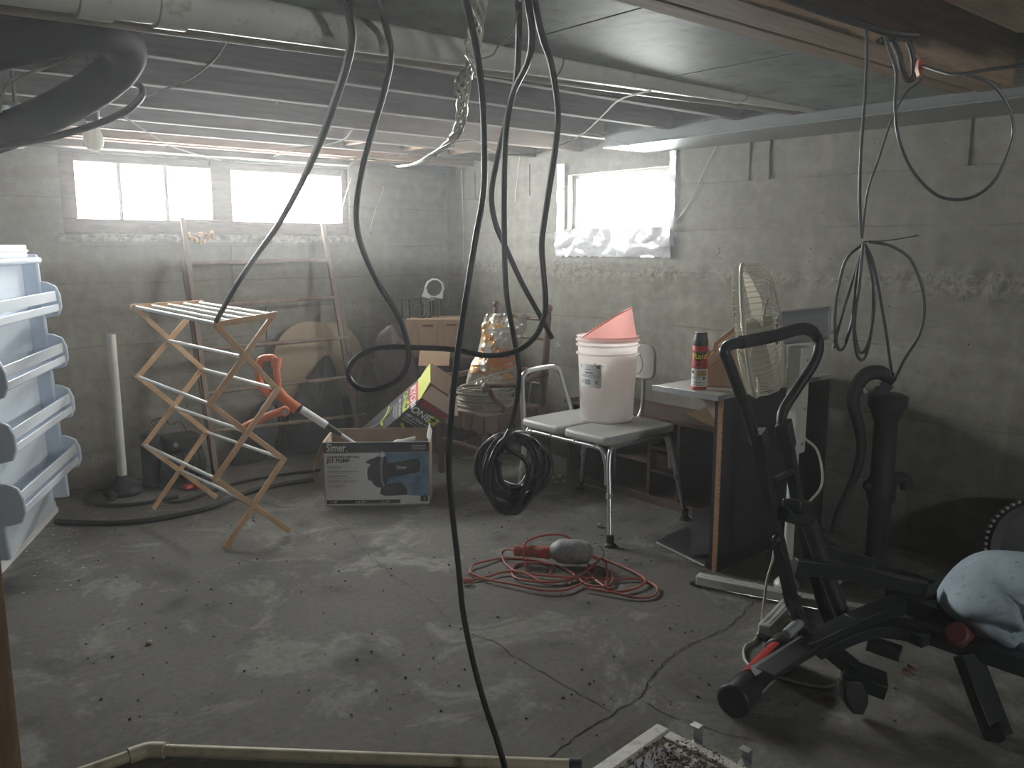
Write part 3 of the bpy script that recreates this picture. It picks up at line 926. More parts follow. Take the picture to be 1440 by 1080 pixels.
# ---------------------------------------------------------------- pvc riser, pump and hoses by the back wall
b0 = on_z(172, 674, 0.03)
b0 = V(1.33, 4.98, 0.0)
top = on_y(156, 470, 4.98)
rp = thing('pump_riser', 'white plastic riser pipe standing up from a dark pump base', 'pipe', b0)
lo = on_y(173, 676, 4.98)
build(MB().lathe([(0.024, 0), (0.024, (top - lo).length), (0.019, (top - lo).length), (0.019, 0.02)], lo, (top - lo), 20, close=True), 'pipe', MAT['pvc'], rp)
build(MB().lathe([(0.10, 0.0), (0.11, 0.02), (0.10, 0.05), (0.06, 0.07), (0.042, 0.09), (0.040, lo.z + 0.03), (0.026, lo.z + 0.035)], V(lo.x, lo.y, 0), n=20), 'socket_base', MAT['iron'], rp)
pp = thing('sump_pump', 'squat black pump with ribbed motor housing behind the riser pipe', 'pump', V(1.62, 4.97, 0))
build(B(1.50, 1.80, 4.88, 5.10, 0.0, 0.03), 'base_plate', MAT['iron'], pp, bevel=0.006)
build(MB().cyl(V(1.52, 4.98, 0.13), V(1.78, 4.98, 0.13), 0.095, n=24), 'motor', MAT['iron'], pp, bevel=0.012)
for i in range(7):
    build(MB().lathe([(0.094, -0.004), (0.101, -0.003), (0.101, 0.003), (0.094, 0.004)], V(1.56 + 0.03 * i, 4.98, 0.13), (1, 0, 0), 20), 'cooling_rib', MAT['iron'], pp)
build(B(1.55, 1.76, 4.90, 5.05, 0.22, 0.30), 'switch_box', MAT['black_plastic'], pp, bevel=0.012)
build(MB().cyl(V(1.49, 4.98, 0.02), V(1.49, 4.98, 0.34), 0.055, n=20), 'pressure_can', MAT['iron'], pp, bevel=0.015)
build(MB().tube(spline([V(1.53, 4.95, 0.34), V(1.50, 4.95, 0.40), V(1.56, 4.93, 0.42), V(1.60, 4.95, 0.37), V(1.66, 4.95, 0.38), V(1.70, 4.96, 0.31)], 6), 0.005, 6), 'lead', MAT['greycable'], pp)
build(MB().cyl(V(1.60, 4.875, 0.26), V(1.60, 4.90, 0.26), 0.014, n=12), 'knob', MAT['steel'], pp)
hs1 = [on_z(78, 733, 0.013), on_z(120, 735, 0.013), on_z(170, 735, 0.013), on_z(225, 729, 0.013), on_z(270, 720, 0.0145), on_z(298, 713, 0.0145), on_z(325, 702, 0.0145), on_z(350, 692, 0.0145), on_z(390, 682, 0.0145), on_z(440, 674, 0.0145)]
tag(build(MB().tube(spline(hs1, 7), 0.014, 10), 'garden_hose', MAT['rubber']), 'thick black hose curving across the floor in front of the pump', 'hose')
hs2 = [on_z(146, 687, 0.012), on_z(132, 690, 0.012), on_z(121, 699, 0.012), on_z(132, 708, 0.012), on_z(160, 711, 0.012), on_z(205, 707, 0.012), on_z(250, 698, 0.012)]
tag(build(MB().tube(spline(hs2, 7), 0.011, 8), 'garden_hose', MAT['rubber']), 'thin black hose looped round the foot of the white riser pipe', 'hose')
hs3 = [on_z(228, 703, 0.02), on_z(242, 706, 0.012), on_z(265, 703, 0.012), on_z(288, 695, 0.012), on_z(310, 686, 0.012), on_z(350, 675, 0.012), on_z(400, 667, 0.012), on_z(450, 661, 0.012)]
tag(build(MB().tube(spline(hs3, 7), 0.009, 8), 'garden_hose', MAT['rubber']), 'slim black hose trailing behind the wooden rack feet', 'hose')
fit = MB().cyl(on_z(159, 700, 0.024), on_z(154, 684, 0.03), 0.022, 0.018, 14)
tag(build(fit, 'hose_fitting', MAT['iron'], bevel=0.003), 'short dark pipe fitting lying before the riser pipe', 'fitting')
rr = MB().sheet(lambda u, v: on_z(258 + 26 * u, 690 - 5 * v + 1.0 * math.sin(u * 9)) + V(0, 0, 0.012 + 0.012 * noise.noise(V(u * 4, v * 4, 2)) + 0.015 * math.sin(v * 3)), 12, 6, 0.004)
tag(build(rr, 'rag', MAT['red']), 'dull red rag lying behind the wooden rack', 'rag')

# ---------------------------------------------------------------- folding wooden drying rack
YN, YR = 3.72, 4.54
rk = thing('drying_rack', 'folding scissor drying rack of pale wood with white dowels', 'drying rack', V(1.55, 4.1, 0))
near = dict(TL=(303, 456), TR=(384, 442), C1=(337, 501), L1=(294, 568), R1=(389, 547), C2=(343, 606), L2=(302, 673), R2=(398, 645), C3=(357, 709), FL=(315, 779), FR=(408, 747))
far = dict(TL=(188, 432), TR=(284, 426), C1=(237, 479), L1=(195, 530), R1=(285, 519), C2=(246, 573), L2=(204, 626), R2=(291, 608), C3=(255, 662), FL=(216, 720), FR=(304, 700))
PN = {k: on_y(p[0], p[1], YN) for k, p in near.items()}
PR = {k: on_y(p[0], p[1], YR) for k, p in far.items()}
for Q in (PN, PR):
    for k in ('FL', 'FR'):
        Q[k].z = max(Q[k].z, 0.006)
SL = (('TL', 'R1', 0), ('TR', 'L1', 1), ('L1', 'R2', 0), ('R1', 'L2', 1), ('L2', 'FR', 0), ('R2', 'FL', 1))
for Q, sg in ((PN, -1), (PR, 1)):
    for a, b, side in SL:
        o = V(0, sg * (0.010 if side else -0.002), 0)
        d = (Q[b] - Q[a]).normalized()
        e0 = 0.012 if a[0] != 'F' else 0
        e1 = 0.012 if b[0] != 'F' else 0
        build(MB().bar(Q[a] + o - d * e0, Q[b] + o + d * e1, 0.026, 0.012, (0, 1, 0)).xf(Matrix.Identity(4)), 'slat', MAT['pine'], rk, bevel=0.002)
    o = V(0, sg * 0.021, 0)
    d = (Q['TR'] - Q['TL']).normalized()
    build(MB().bar(Q['TL'] + o - d * 0.012, Q['TR'] + o + d * 0.012, 0.028, 0.010, (0, 1, 0)), 'top_slat', MAT['pine'], rk, bevel=0.002)
for k in ('C1', 'R1', 'L1', 'C2', 'R2', 'L2', 'C3'):
    build(MB().cyl(PR[k], PN[k], 0.009, n=10), 'dowel', MAT['dowel'], rk)
for i in range(5):
    s = 0.03 + 0.94 * i / 4
    build(MB().cyl(PR['TL'].lerp(PR['TR'], s), PN['TL'].lerp(PN['TR'], s), 0.009, n=10), 'dowel', MAT['dowel'], rk)

# ---------------------------------------------------------------- ladder leaning on back wall
LT, LBt = V(2.3, 5.195, 1.56), V(2.3, 4.90, 0.0)
ln = (LT - LBt).cross(V(1, 0, 0)).normalized()
def L(px, py):
    return on_plane(px, py, LT, ln)
ld = thing('wooden_ladder', 'wide weathered wooden ladder leaning against the back wall under window', 'ladder', V(2.35, 4.92, 0))
def rail(a, b, w, off=0.0, mat='ladder'):
    p, q = L(*a), L(*b)
    d = (q - p)
    if q.z < 0.25:
        q = p + d * ((p.z - 0.004) / (p.z - q.z))
    build(MB().bar(p + ln * off, q + ln * off, w, 0.022, ln), 'rail', MAT[mat], ld, bevel=0.003)
rail((257, 306), (303, 660), 0.030)
rail((259, 364), (300, 640), 0.030, 0.024)
rail((454, 314), (508, 640), 0.030)
rail((478, 412), (505, 560), 0.034, 0.024)
for a, b, r in (((256, 309), (392, 315), 0.007), ((262, 371), (464, 365), 0.012), ((270, 432), (476, 417), 0.012), ((285, 492), (488, 474), 0.014), ((292, 553), (490, 530), 0.012), ((296, 607), (512, 583), 0.011)):
    p, q = L(*a), L(*b)
    d = (q - p).normalized()
    build(MB().tube([p - d * 0.012, p.lerp(q, 0.5), q + d * 0.012], [r * 0.9, r, r * 0.9], 10), 'rung', MAT['ladder'], ld)

# ---------------------------------------------------------------- round boards and black bags behind the ladder
def disc(px, py, y, r, th, label, mat):
    c = on_y(px, py, y)
    n = V(0.0, -0.992, 0.125).normalized()
    mb = MB().lathe([(r * 0.98, 0), (r, 0.004), (r, th - 0.004), (r * 0.98, th)], c - n * th / 2, n, 40)
    return tag(build(mb, 'round_board', mat), label, 'board')
disc(438, 509, 5.170, 0.275, 0.018, 'round beige wooden board leaning on the wall behind the ladder', MAT['disc'])
disc(463, 508, 5.191, 0.27, 0.018, 'second round board tucked behind the beige one', MAT['disc'])
def drape(pts, name, mat, label, cat, depth=0.12, seed=0):
    """a soft bundle: lofted outline with folds"""
    mb = MB()
    n = len(pts)
    c = sum((Vector(p) for p in pts), V(0, 0, 0)) / n
    P = spline(pts, 5, closed=True)
    rings = 9
    vs = []
    fwd = V(c.x, c.y, 0).normalized()
    for j in range(rings + 1):
        s = j / rings
        k = math.cos(s * math.pi / 2)
        for i, p in enumerate(P):
            q = c + (p - c) * (k if k > 0.02 else 0.02)
            w = noise.noise(V(i * 0.35, s * 2.2, seed)) * 0.035 + 0.012 * math.sin(i * 0.9 + seed)
            w *= k
            r_ = q - fwd * (depth * math.sin(s * math.pi / 2) * (1 + 2.5 * w) + w * 0.6 * s)
            r_.z = max(r_.z, 0.002)
            vs.append(r_)
    m = len(P)
    fs = [(j * m + i, j * m + (i + 1) % m, (j + 1) * m + (i + 1) % m, (j + 1) * m + i) for j in range(rings) for i in range(m)]
    fs.append(tuple(rings * m + i for i in range(m)))
    fs.append(tuple(range(m))[::-1])
    mb.add(vs, fs)
    o = build(mb, name, mat, angle=70)
    return tag(o, label, cat)
cz = min(v.z for v in [o.matrix_basis @ Vector(c) for o in bpy.data.objects if o.name.startswith('round_board') for c in o.bound_box])
tag(build(B(2.36, 2.90, 5.112, 5.225, 0.0, cz + 0.004), 'dark_crate', MAT['trunk'], bevel=0.006), 'dark wooden crate carrying the round boards against the back wall', 'crate')
def bagpt(px, py):
    p = on_y(px, py, 5.09)
    return on_y(px, py, 5.095 + max(0.0, p.z - 0.40) * 0.16)
drape([bagpt(412, 560), bagpt(430, 535), bagpt(452, 505), bagpt(462, 500), bagpt(472, 520), bagpt(480, 560), bagpt(488, 625), V(2.80, 5.095, 0.012), V(2.50, 5.095, 0.012), bagpt(404, 625), bagpt(404, 595)], 'black_bag', MAT['bag_black'], 'black cloth bag slumped in front of the round board', 'bag', 0.075, 3)
drape([on_y(352, 590, 5.16), on_y(368, 565, 5.16), on_y(384, 568, 5.16), on_y(392, 600, 5.16), V(2.26, 5.16, 0.012), V(2.02, 5.16, 0.012)], 'grey_bundle', MAT['bag_grey'], 'slate grey cloth bundle low against the back wall', 'bundle', 0.09, 9)

# ---------------------------------------------------------------- pump carton on the floor
SA, SB = V(2.086, 4.012, 0), V(2.537, 3.660, 0)
su = (SB - SA).normalized()
sn = V(su.y, -su.x, 0)
if sn.dot(-SA) < 0:
    sn = -sn
SW, SH, SD = (SB - SA).length, 0.355, 0.27
bx = thing('pump_carton', 'open cardboard carton printed with a black jet pump on white', 'box', (SA + SB) / 2 - sn * SD / 2)
def sbox(u0, u1, z0, z1, d0, d1):
    c = [SA + su * u + sn * d + V(0, 0, z) for z in (z0, z1) for (u, d) in ((u0, d0), (u1, d0), (u1, d1), (u0, d1))]
    return MB().add(c, [(3, 2, 1, 0), (4, 5, 6, 7), (0, 1, 5, 4), (1, 2, 6, 5), (2, 3, 7, 6), (3, 0, 4, 7)])
T = 0.006
build(sbox(0, SW, 0.0, SH, -T, 0), 'front_panel', MAT['print_grey'], bx)
build(sbox(0, SW, 0.0, SH + 0.02, -SD, -SD + T), 'back_panel', MAT['dark_card'], bx)
build(sbox(0, T, 0.0, SH, -SD + T, -T), 'side_panel', MAT['pale_card'], bx)
build(sbox(SW - T, SW, 0.0, SH, -SD + T, -T), 'side_panel', MAT['pale_card'], bx)
build(sbox(T, SW - T, 0.004, 0.010, -SD + T, -T), 'bottom_panel', MAT['dark_card'], bx)
fl_ = MB().sheet(lambda u, v: SA + sn * (-SD + 0.02 + (SD - 0.03) * u) + su * (-0.075 * v * (1 - 0.25 * v)) + V(0, 0, SH - 0.16 * v), 4, 6, 0.004)
build(fl_, 'flap', MAT['pale_card'], bx)
fl2 = MB().sheet(lambda u, v: SA + su * (SW - 0.015 * v) + sn * (-SD + 0.02 + (SD - 0.03) * u) + V(0, 0, SH + 0.05 * v * (1 - u * 0.6)), 4, 4, 0.004)
build(fl2, 'flap', MAT['print_white'], bx)
build(sbox(0.03, SW - 0.03, 0.010, 0.070, -SD + 0.03, -0.03), 'packing', MAT['dark_card'], bx, bevel=0.01)
E0 = 0.0009
def sp_(u0, u1, z0, z1, mat, name='print', e=E0):
    build(sbox(u0, u1, z0, z1, 0.0002, e), name, MAT[mat], bx, smooth=False)
SM = Matrix.Identity(4)
for i in range(3):
    SM[i][0], SM[i][1], SM[i][2] = su[i], (0, 0, 1)[i], sn[i]
def ST(u, z, e=0.0014):
    p = SA + su * u + sn * e + V(0, 0, z)
    q = SM.copy()
    q[0][3], q[1][3], q[2][3] = p
    return q
sp_(0.0, SW, SH - 0.055, SH, 'print_black', 'print_band')
sp_(0.006, 0.30, 0.008, SH - 0.060, 'print_white', 'print_field')
build(MB().prism([SA + su * u + V(0, 0, z) + sn * 0.0002 for u, z in ((0.30, SH - 0.06), (0.566, SH - 0.06), (0.566, 0.055), (0.46, 0.055), (0.36, 0.10), (0.30, 0.20))], sn * 0.0006), 'print_water', MAT['print_blue'], bx, smooth=False)
build(MB().prism([SA + su * u + V(0, 0, z) + sn * 0.0002 for u, z in ((0.30, 0.20), (0.36, 0.10), (0.46, 0.055), (0.566, 0.055), (0.566, 0.008), (0.30, 0.008))], sn * 0.0007), 'print_field', MAT['print_white'], bx, smooth=False)
text('Simer.', 0.062, ST(0.018, SH - 0.049), MAT['print_white'], bx, bold=0.0012, sx=0.72)
text('CONVERTIBLE DEEP WELL', 0.015, ST(0.018, SH - 0.085), MAT['print_black'], bx, bold=0.0004)
text('JET PUMP', 0.030, ST(0.018, SH - 0.110), MAT['print_black'], bx, bold=0.0008)
for i, (a, b2) in enumerate((('Superior Performance', 0.09), ('Durable Fiberglass Thermoplastic Pump Housing', 0.19), ('Multi-use and Heavy Duty Motor', 0.17), ('Self Priming After Pump Casing is Initially Filled', 0.19), ('One Year Limited Warranty', 0.10))):
    z = SH - 0.138 - 0.026 * i
    text(a, 0.0085, ST(0.018, z), MAT['print_dark'], bx, bold=0.0002)
    sp_(0.018, 0.018 + b2 * 0.8, z - 0.009, z - 0.0065, 'print_grey', 'print_line')
sp_(0.010, 0.41, 0.012, 0.034, 'print_black', 'print_strip', 0.0012)
for i, s in enumerate(('1 HP', '3/4 HP', '1/2 HP')):
    text(s, 0.019, ST(0.03 + 0.135 * i, 0.016, 0.0017), MAT['print_white'], bx)
    sp_(0.085 + 0.135 * i, 0.125 + 0.135 * i, 0.017, 0.029, 'print_dark', 'print_line', 0.0016)
sp_(0.520, 0.560, 0.022, 0.055, 'print_black', 'print_square', 0.0013)
text('1', 0.026, ST(0.534, 0.028, 0.0017), MAT['print_white'], bx)
for i in range(3):
    sp_(0.475, 0.552, SH - 0.022 - 0.009 * i, SH - 0.018 - 0.009 * i, 'print_grey', 'print_line', 0.0013)
# the printed pump
def flat(poly, mat, e=0.0014, name='printed_pump'):
    build(MB().prism([SA + su * u + V(0, 0, z) + sn * 0.0006 for u, z in poly], sn * (e - 0.0006)), name, MAT[mat], bx, smooth=False)
def el(cu, cz, ru, rz, n=24, rot=0.0):
    return [(cu + ru * math.cos(a) * math.cos(rot) - rz * math.sin(a) * math.sin(rot), cz + ru * math.cos(a) * math.sin(rot) + rz * math.sin(a) * math.cos(rot)) for a in [2 * math.pi * i / n for i in range(n)]]
flat([(0.335, 0.235), (0.50, 0.262), (0.515, 0.255), (0.522, 0.235), (0.520, 0.20), (0.508, 0.185), (0.345, 0.155)], 'print_black', 0.0014)
flat(el(0.300, 0.19, 0.055, 0.088), 'print_black', 0.0015)
flat(el(0.322, 0.195, 0.018, 0.088), 'print_grey', 0.0017)
flat(el(0.331, 0.195, 0.016, 0.084), 'print_black', 0.0019)
flat([(0.225, 0.245), (0.25, 0.262), (0.29, 0.27), (0.29, 0.23), (0.24, 0.236)], 'print_black', 0.0014)
flat(el(0.246, 0.18, 0.012, 0.040), 'print_black', 0.0014)
flat([(0.31, 0.12), (0.42, 0.13), (0.445, 0.09), (0.45, 0.06), (0.33, 0.055), (0.30, 0.065)], 'print_black', 0.0014)
flat(el(0.318, 0.285, 0.019, 0.019), 'print_grey', 0.0015)
flat(el(0.318, 0.285, 0.014, 0.014), 'print_white', 0.0018)
text('Simer', 0.030, ST(0.392, 0.205, 0.0021), MAT['print_white'], bx, bold=0.0005, sx=0.8)

# ---------------------------------------------------------------- orange trimmer standing in the carton
tr = thing('pole_trimmer', 'orange-handled pole tool with black and white shaft standing in carton', 'garden tool', at(505, 628, 4.75))
s0, s1 = at(505, 628, 4.655), at(412, 568, 4.55)
e = (s1 - s0)
def sh(a, b, r, mat, name, rb=None):
    build(MB().cyl(s0 + e * a, s0 + e * b, r, rb, 14), name, MAT[mat], tr)
sh(-0.93, 0.33, 0.0115, 'steel', 'shaft')
sh(0.28, 0.50, 0.016, 'black_plastic', 'shaft_sleeve', 0.019)
sh(0.50, 0.88, 0.0215, 'print_white', 'shaft_grip')
sh(0.88, 1.06, 0.022, 'black_plastic', 'shaft_sleeve', 0.026)
hd = spline([at(418, 575, 4.54), at(402, 562, 4.53), at(390, 548, 4.52), at(380, 545, 4.52)], 6)
build(MB().tube(hd, [0.032 - 0.010 * i / (len(hd) - 1) for i in range(len(hd))], 14), 'head', MAT['orange'], tr)
ring = spline([at(392, 560, 4.52), at(390, 530, 4.5), at(386, 506, 4.5), at(378, 503, 4.5), at(366, 506, 4.5), at(363, 520, 4.51), at(366, 540, 4.53), at(378, 556, 4.53)], 6)
build(MB().tube(ring, 0.019, 12), 'handle', MAT['orange'], tr)
build(MB().cyl(at(389, 503, 4.5), at(388, 518, 4.5), 0.030, 0.024, 16), 'handle_cap', MAT['orange'], tr, bevel=0.004)
arm = spline([at(402, 576, 4.48), at(375, 586, 4.46), at(345, 600, 4.44), at(338, 606, 4.44)], 5)
build(MB().tube(arm, 0.021, 12), 'second_handle', MAT['orange'], tr)
kc = at(400, 577, 4.46)
build(MB().cyl(kc, kc - V(kc.x, kc.y, 0).normalized() * 0.045, 0.026, n=18), 'knob', MAT['orange'], tr, bevel=0.005)
build(MB().cyl(kc - V(kc.x, kc.y, 0).normalized() * 0.046, kc - V(kc.x, kc.y, 0).normalized() * 0.049, 0.014, n=14), 'knob_cap', MAT['steel'], tr)
tag(build(MB().tube(spline([at(580, 690, 4.65), at(566, 658, 4.635), at(552, 634, 4.63), at(556, 622, 4.65), at(568, 620, 4.70), at(584, 616, 4.72)], 5), 0.012, 8), 'shaft_end', MAT['grey_plastic']), 'short grey plastic tube poking out of the pump carton', 'tube')

# ---------------------------------------------------------------- tilted tool carton
a_ = (RT * 0.71 + UP * 0.573 - FW * 0.416).normalized()
P2 = at(593, 559, 4.74)
e1 = (RT * -0.0157 + UP * 0.121 + FW * 0.14)
e1 = (e1 - a_ * e1.dot(a_))
e2 = (RT * 0.149 - UP * 0.106 + FW * 0.108)
e2 = e2 - a_ * e2.dot(a_) - e1 * (e2.dot(e1) / e1.dot(e1))
e1 *= 1.0
LEN = (P2.z + min(0.0, e2.z) - 0.001) / a_.z      # the lower corner rests on the floor
tc = thing('tool_carton', 'tilted black and lime tool carton with its end flaps open', 'box', P2 - a_ * LEN + V(0, 0, 0))
n1, n2 = e1.normalized(), e2.normalized()
# outward normals of the two visible faces
fA, fB = -n2, -n1
def slab(o, x, y, nn, th):
    """panel spanned by x, y at o with thickness th inwards (against nn)"""
    return MB().prism([o, o + x, o + x + y, o + y], -nn * th)
o0 = P2 - a_ * LEN
def tp(o, x, y, nn, mat, name):
    build(slab(o, x, y, nn, 0.005), name, MAT[mat], tc, smooth=False)
tp(o0, a_ * LEN, e1, fA, 'print_dark', 'side_panel')
tp(o0, a_ * LEN, e2, fB, 'print_dark', 'side_panel')
tp(o0 + e2, a_ * LEN, e1, -fA, 'dark_card', 'side_panel')
tp(o0 + e1, a_ * LEN, e2, -fB, 'dark_card', 'side_panel')
tp(o0, e1, e2, -a_, 'print_dark', 'end_panel')
def flap(p, along, out, ln_, mat):
    build(MB().prism([p, p + along, p + along * 0.94 + out * ln_, p + along * 0.06 + out * ln_], out.cross(along).normalized() * 0.004), 'flap', MAT[mat], tc, smooth=False)
flap(P2, e1, (a_ * 0.80 + n1 * 0.45 - n2 * 0.05).normalized(), 0.095, 'lime')
flap(P2, e2, (a_ * 0.75 + n1 * 0.5).normalized(), 0.085, 'pale_card')
flap(P2 + e2, e1, (a_ * 0.45 + n2 * 0.65 - n1 * 0.15).normalized(), 0.05, 'pale_card')
flap(P2 + e1, e2, (a_ * 0.5 + n1 * 0.85).normalized(), 0.11, 'dark_card')
def frame_on(o, x, y, nn):
    mm = Matrix.Identity(4)
    x, y = x.normalized(), y.normalized()
    for i in range(3):
        mm[i][0], mm[i][1], mm[i][2], mm[i][3] = x[i], y[i], nn[i], o[i]
    return mm
def plate(o, x, y, nn, u0, u1, v0, v1, mat, e=0.001, name='print'):
    xn, yn = x.normalized(), y.normalized()
    build(MB().prism([o + xn * u0 + yn * v0 + nn * 0.0002, o + xn * u1 + yn * v0 + nn * 0.0002, o + xn * u1 + yn * v1 + nn * 0.0002, o + xn * u0 + yn * v1 + nn * 0.0002], nn * e), name, MAT[mat], tc, smooth=False)
w1_, w2_ = e1.length, e2.length
# face A, writing reads across the carton (down from the lime end)
oA = P2 + e1
plate(oA, -a_, -e1, fA, 0.0, 0.028, 0, w1_, 'lime', 0.0010)
plate(oA, -a_, -e1, fA, 0.028, 0.105, 0.02, w1_ - 0.01, 'print_red', 0.0012)
rx, ry = -e1, a_
def TA(u, d, e=0.0016):
    return frame_on(oA - a_ * d + rx.normalized() * u + fA * e, rx, ry, fA)
text('RYOBI', 0.062, TA(0.024, 0.092), MAT['print_white'], tc, bold=0.001, sx=1.05)
text('ONE', 0.055, TA(0.016, 0.158), MAT['lime'], tc, bold=0.0008, sx=1.0)
plate(oA, -a_, -e1, fA, 0.108, 0.165, w1_ - 0.065, w1_ - 0.008, 'lime', 0.0012)
text('+', 0.075, TA(w1_ - 0.060, 0.158, 0.0019), MAT['print_black'], tc, bold=0.002)
text('18V LITHIUM', 0.028, TA(0.03, 0.20), MAT['print_white'], tc)
for k in range(3):
    plate(oA, -a_, -e1, fA, 0.215 + 0.014 * k, 0.220 + 0.014 * k, 0.05, 0.19 - 0.02 * k, 'print_grey', 0.0012, 'print_line')
build(MB().tube(spline([oA - a_ * d - n1 * u + fA * 0.001 for d, u in ((0.25, 0.05), (0.30, 0.09), (0.38, 0.10), (0.46, 0.07), (0.56, 0.05), (0.66, 0.05))], 6), 0.006, 6), 'printed_tool', MAT['print_grey'], tc)
build(MB().tube(spline([oA - a_ * d - n1 * u + fA * 0.001 for d, u in ((0.28, 0.03), (0.31, 0.085), (0.35, 0.11), (0.345, 0.15))], 6), 0.009, 6), 'printed_tool', MAT['lime'], tc)
text('LAWN EDGER', 0.034, frame_on(oA - a_ * 0.62 - n1 * (w1_ - 0.03) + fA * 0.0016, a_, e1, fA), MAT['lime'], tc, sx=0.9)
# face B
oB = P2
def TB(u, d, e=0.0016):
    return frame_on(oB - a_ * d + n2 * u + fB * e, e2, a_, fB)
plate(oB, -a_, e2, fB, 0.0, 0.055, 0, w2_, 'maroon', 0.0010)
text('RYOBI', 0.062, TB(0.03, 0.048), MAT['red'], tc, bold=0.0008)
text('ONE', 0.066, TB(0.012, 0.118), MAT['print_white'], tc, bold=0.0008, sx=0.95)
plate(oB, -a_, e2, fB, 0.066, 0.126, w2_ - 0.078, w2_ - 0.012, 'lime', 0.0012)
text('+', 0.080, TB(w2_ - 0.069, 0.118, 0.0019), MAT['print_black'], tc, bold=0.002)
text('18V LITHIUM', 0.030, TB(0.012, 0.160), MAT['print_white'], tc, sx=0.95)
for k in range(2):
    plate(oB, -a_, e2, fB, 0.172 + 0.018 * k, 0.178 + 0.018 * k, 0.02, 0.19 - 0.04 * k, 'print_grey', 0.0012, 'print_line')
build(MB().tube(spline([oB - a_ * d + n2 * u + fB * 0.001 for d, u in ((0.225, 0.04), (0.25, 0.09), (0.235, 0.14), (0.27, 0.19))], 6), 0.011, 6), 'printed_tool', MAT['lime'], tc)
build(MB().tube(spline([oB - a_ * d + n2 * u + fB * 0.001 for d, u in ((0.25, 0.09), (0.30, 0.08), (0.40, 0.07), (0.5, 0.06))], 6), 0.006, 6), 'printed_tool', MAT['print_grey'], tc)

# ---------------------------------------------------------------- corner: trunk, bottle box, jars, ring, bag
cu_ = (V(3.36, 4.49, 0) - V(3.10, 4.71, 0)).normalized()
cv_ = V(cu_.y, -cu_.x, 0)
if cv_.dot(V(3, 4.6, 0)) < 0:
    cv_ = -cv_                                # away from the camera
def cbox(o, u0, u1, v0, v1, z0, z1):
    c = [o + cu_ * u + cv_ * v + V(0, 0, z) for z in (z0, z1) for (u, v) in ((u0, v0), (u1, v0), (u1, v1), (u0, v1))]
    return MB().add(c, [(3, 2, 1, 0), (4, 5, 6, 7), (0, 1, 5, 4), (1, 2, 6, 5), (2, 3, 7, 6), (3, 0, 4, 7)])
CO = V(3.08, 4.70, 0)
tk = thing('wooden_chest', 'dark brown wooden chest standing in the corner of the basement', 'chest', CO + cu_ * 0.12)
build(cbox(CO, -0.22, 0.46, 0.0, 0.36, 0.0, 0.62), 'body', MAT['trunk'], tk, bevel=0.006)
build(cbox(CO, -0.24, 0.48, -0.02, 0.37, 0.62, 0.66), 'lid', MAT['trunk'], tk, bevel=0.006)
for u in (-0.16, 0.36):
    build(cbox(CO, u, u + 0.045, -0.012, 0.0, 0.02, 0.60), 'batten', MAT['trunk'], tk, bevel=0.003)
dc = thing('lower_carton', 'flattened dark carton on the corner chest under the bottle box', 'box', CO + cu_ * 0.17 + V(0, 0, 0.66))
build(cbox(CO, 0.0, 0.36, 0.0, 0.30, 0.66, 0.725), 'body', MAT['dark_card'], dc, bevel=0.004)
build(MB().sheet(lambda u, v: CO + cu_ * (0.10 + 0.20 * u) - cv_ * (0.16 * v) + V(0, 0, 0.725 - 0.10 * v + 0.02 * math.sin(v * 3)), 4, 6, 0.005), 'flap', MAT['card'], dc)
bb = thing('bottle_box', 'brown cardboard box printed with bottle outlines in the corner', 'box', CO + cu_ * 0.17 + V(0, 0, 0.725))
build(cbox(CO, 0.0, 0.36, 0.02, 0.32, 0.725, 0.918), 'body', MAT['card'], bb, bevel=0.003)
for u in (0.035, 0.205):
    oc = [(u, 0.74), (u, 0.83), (u + 0.008, 0.845), (u + 0.008, 0.885), (u + 0.015, 0.9), (u + 0.038, 0.9), (u + 0.045, 0.885), (u + 0.045, 0.845), (u + 0.053, 0.83), (u + 0.053, 0.74)]
    build(MB().tube([CO + cu_ * p[0] + cv_ * 0.0195 + V(0, 0, p[1]) for p in oc], 0.0022, 5, closed=True), 'bottle_outline', MAT['dark_card'], bb)
build(MB().prism([CO + cu_ * u + cv_ * 0.0195 + V(0, 0, z) for u, z in ((0.11, 0.868), (0.185, 0.868), (0.185, 0.882), (0.11, 0.882))], -cv_ * 0.001), 'print', MAT['maroon'], bb, smooth=False)
build(MB().prism([CO + cu_ * u + cv_ * 0.0195 + V(0, 0, z) for u, z in ((0.27, 0.875), (0.34, 0.875), (0.34, 0.885), (0.27, 0.885))], -cv_ * 0.001), 'print', MAT['maroon'], bb, smooth=False)
def jar(px, py, t, h, r, label):
    p = at(px, py, t)
    p.z = 0.918
    o = build(MB().lathe([(r * 0.9, 0), (r, 0.01), (r, h), (r - 0.004, h), (r - 0.004, 0.012), (r * 0.85, 0.010)], p, n=20, close=True), 'glass_jar', MAT['jar'])
    return tag(o, label, 'jar', 'clear glasses on the bottle box')
for px, t, h, r, lab in ((571, 5.72, 0.125, 0.032, 'clear drinking glass at the open end of row, away from white ring'),
                         (586, 5.80, 0.13, 0.032, 'tall clear drinking glass second from the open end of the row'),
                         (600, 5.72, 0.115, 0.032, 'short clear drinking glass just behind the round glass dish'),
                         (614, 5.84, 0.112, 0.030, 'clear drinking glass right under the white plastic ring clamp')):
    jar(px, 443, t, h, r, lab)
gl = MB()
gc = at(591, 424, 5.655)
gc.z = 0.918 + 0.0475
gn = (-FW + UP * 0.3).normalized()
gl.lathe([(0.042, -0.006), (0.050, -0.004), (0.050, 0.004), (0.042, 0.006)], gc, gn, 24, close=True)
tag(build(gl, 'glass_dish', MAT['jar']), 'round glass dish tilted on the drinking glasses', 'dish')
rc = at(611, 405, 5.83)
rn = (-FW - RT * 0.12).normalized()
rg = thing('plastic_ring', 'white plastic ring clamp with short tail on the drinking glasses', 'ring', rc - V(0, 0, 0.07))
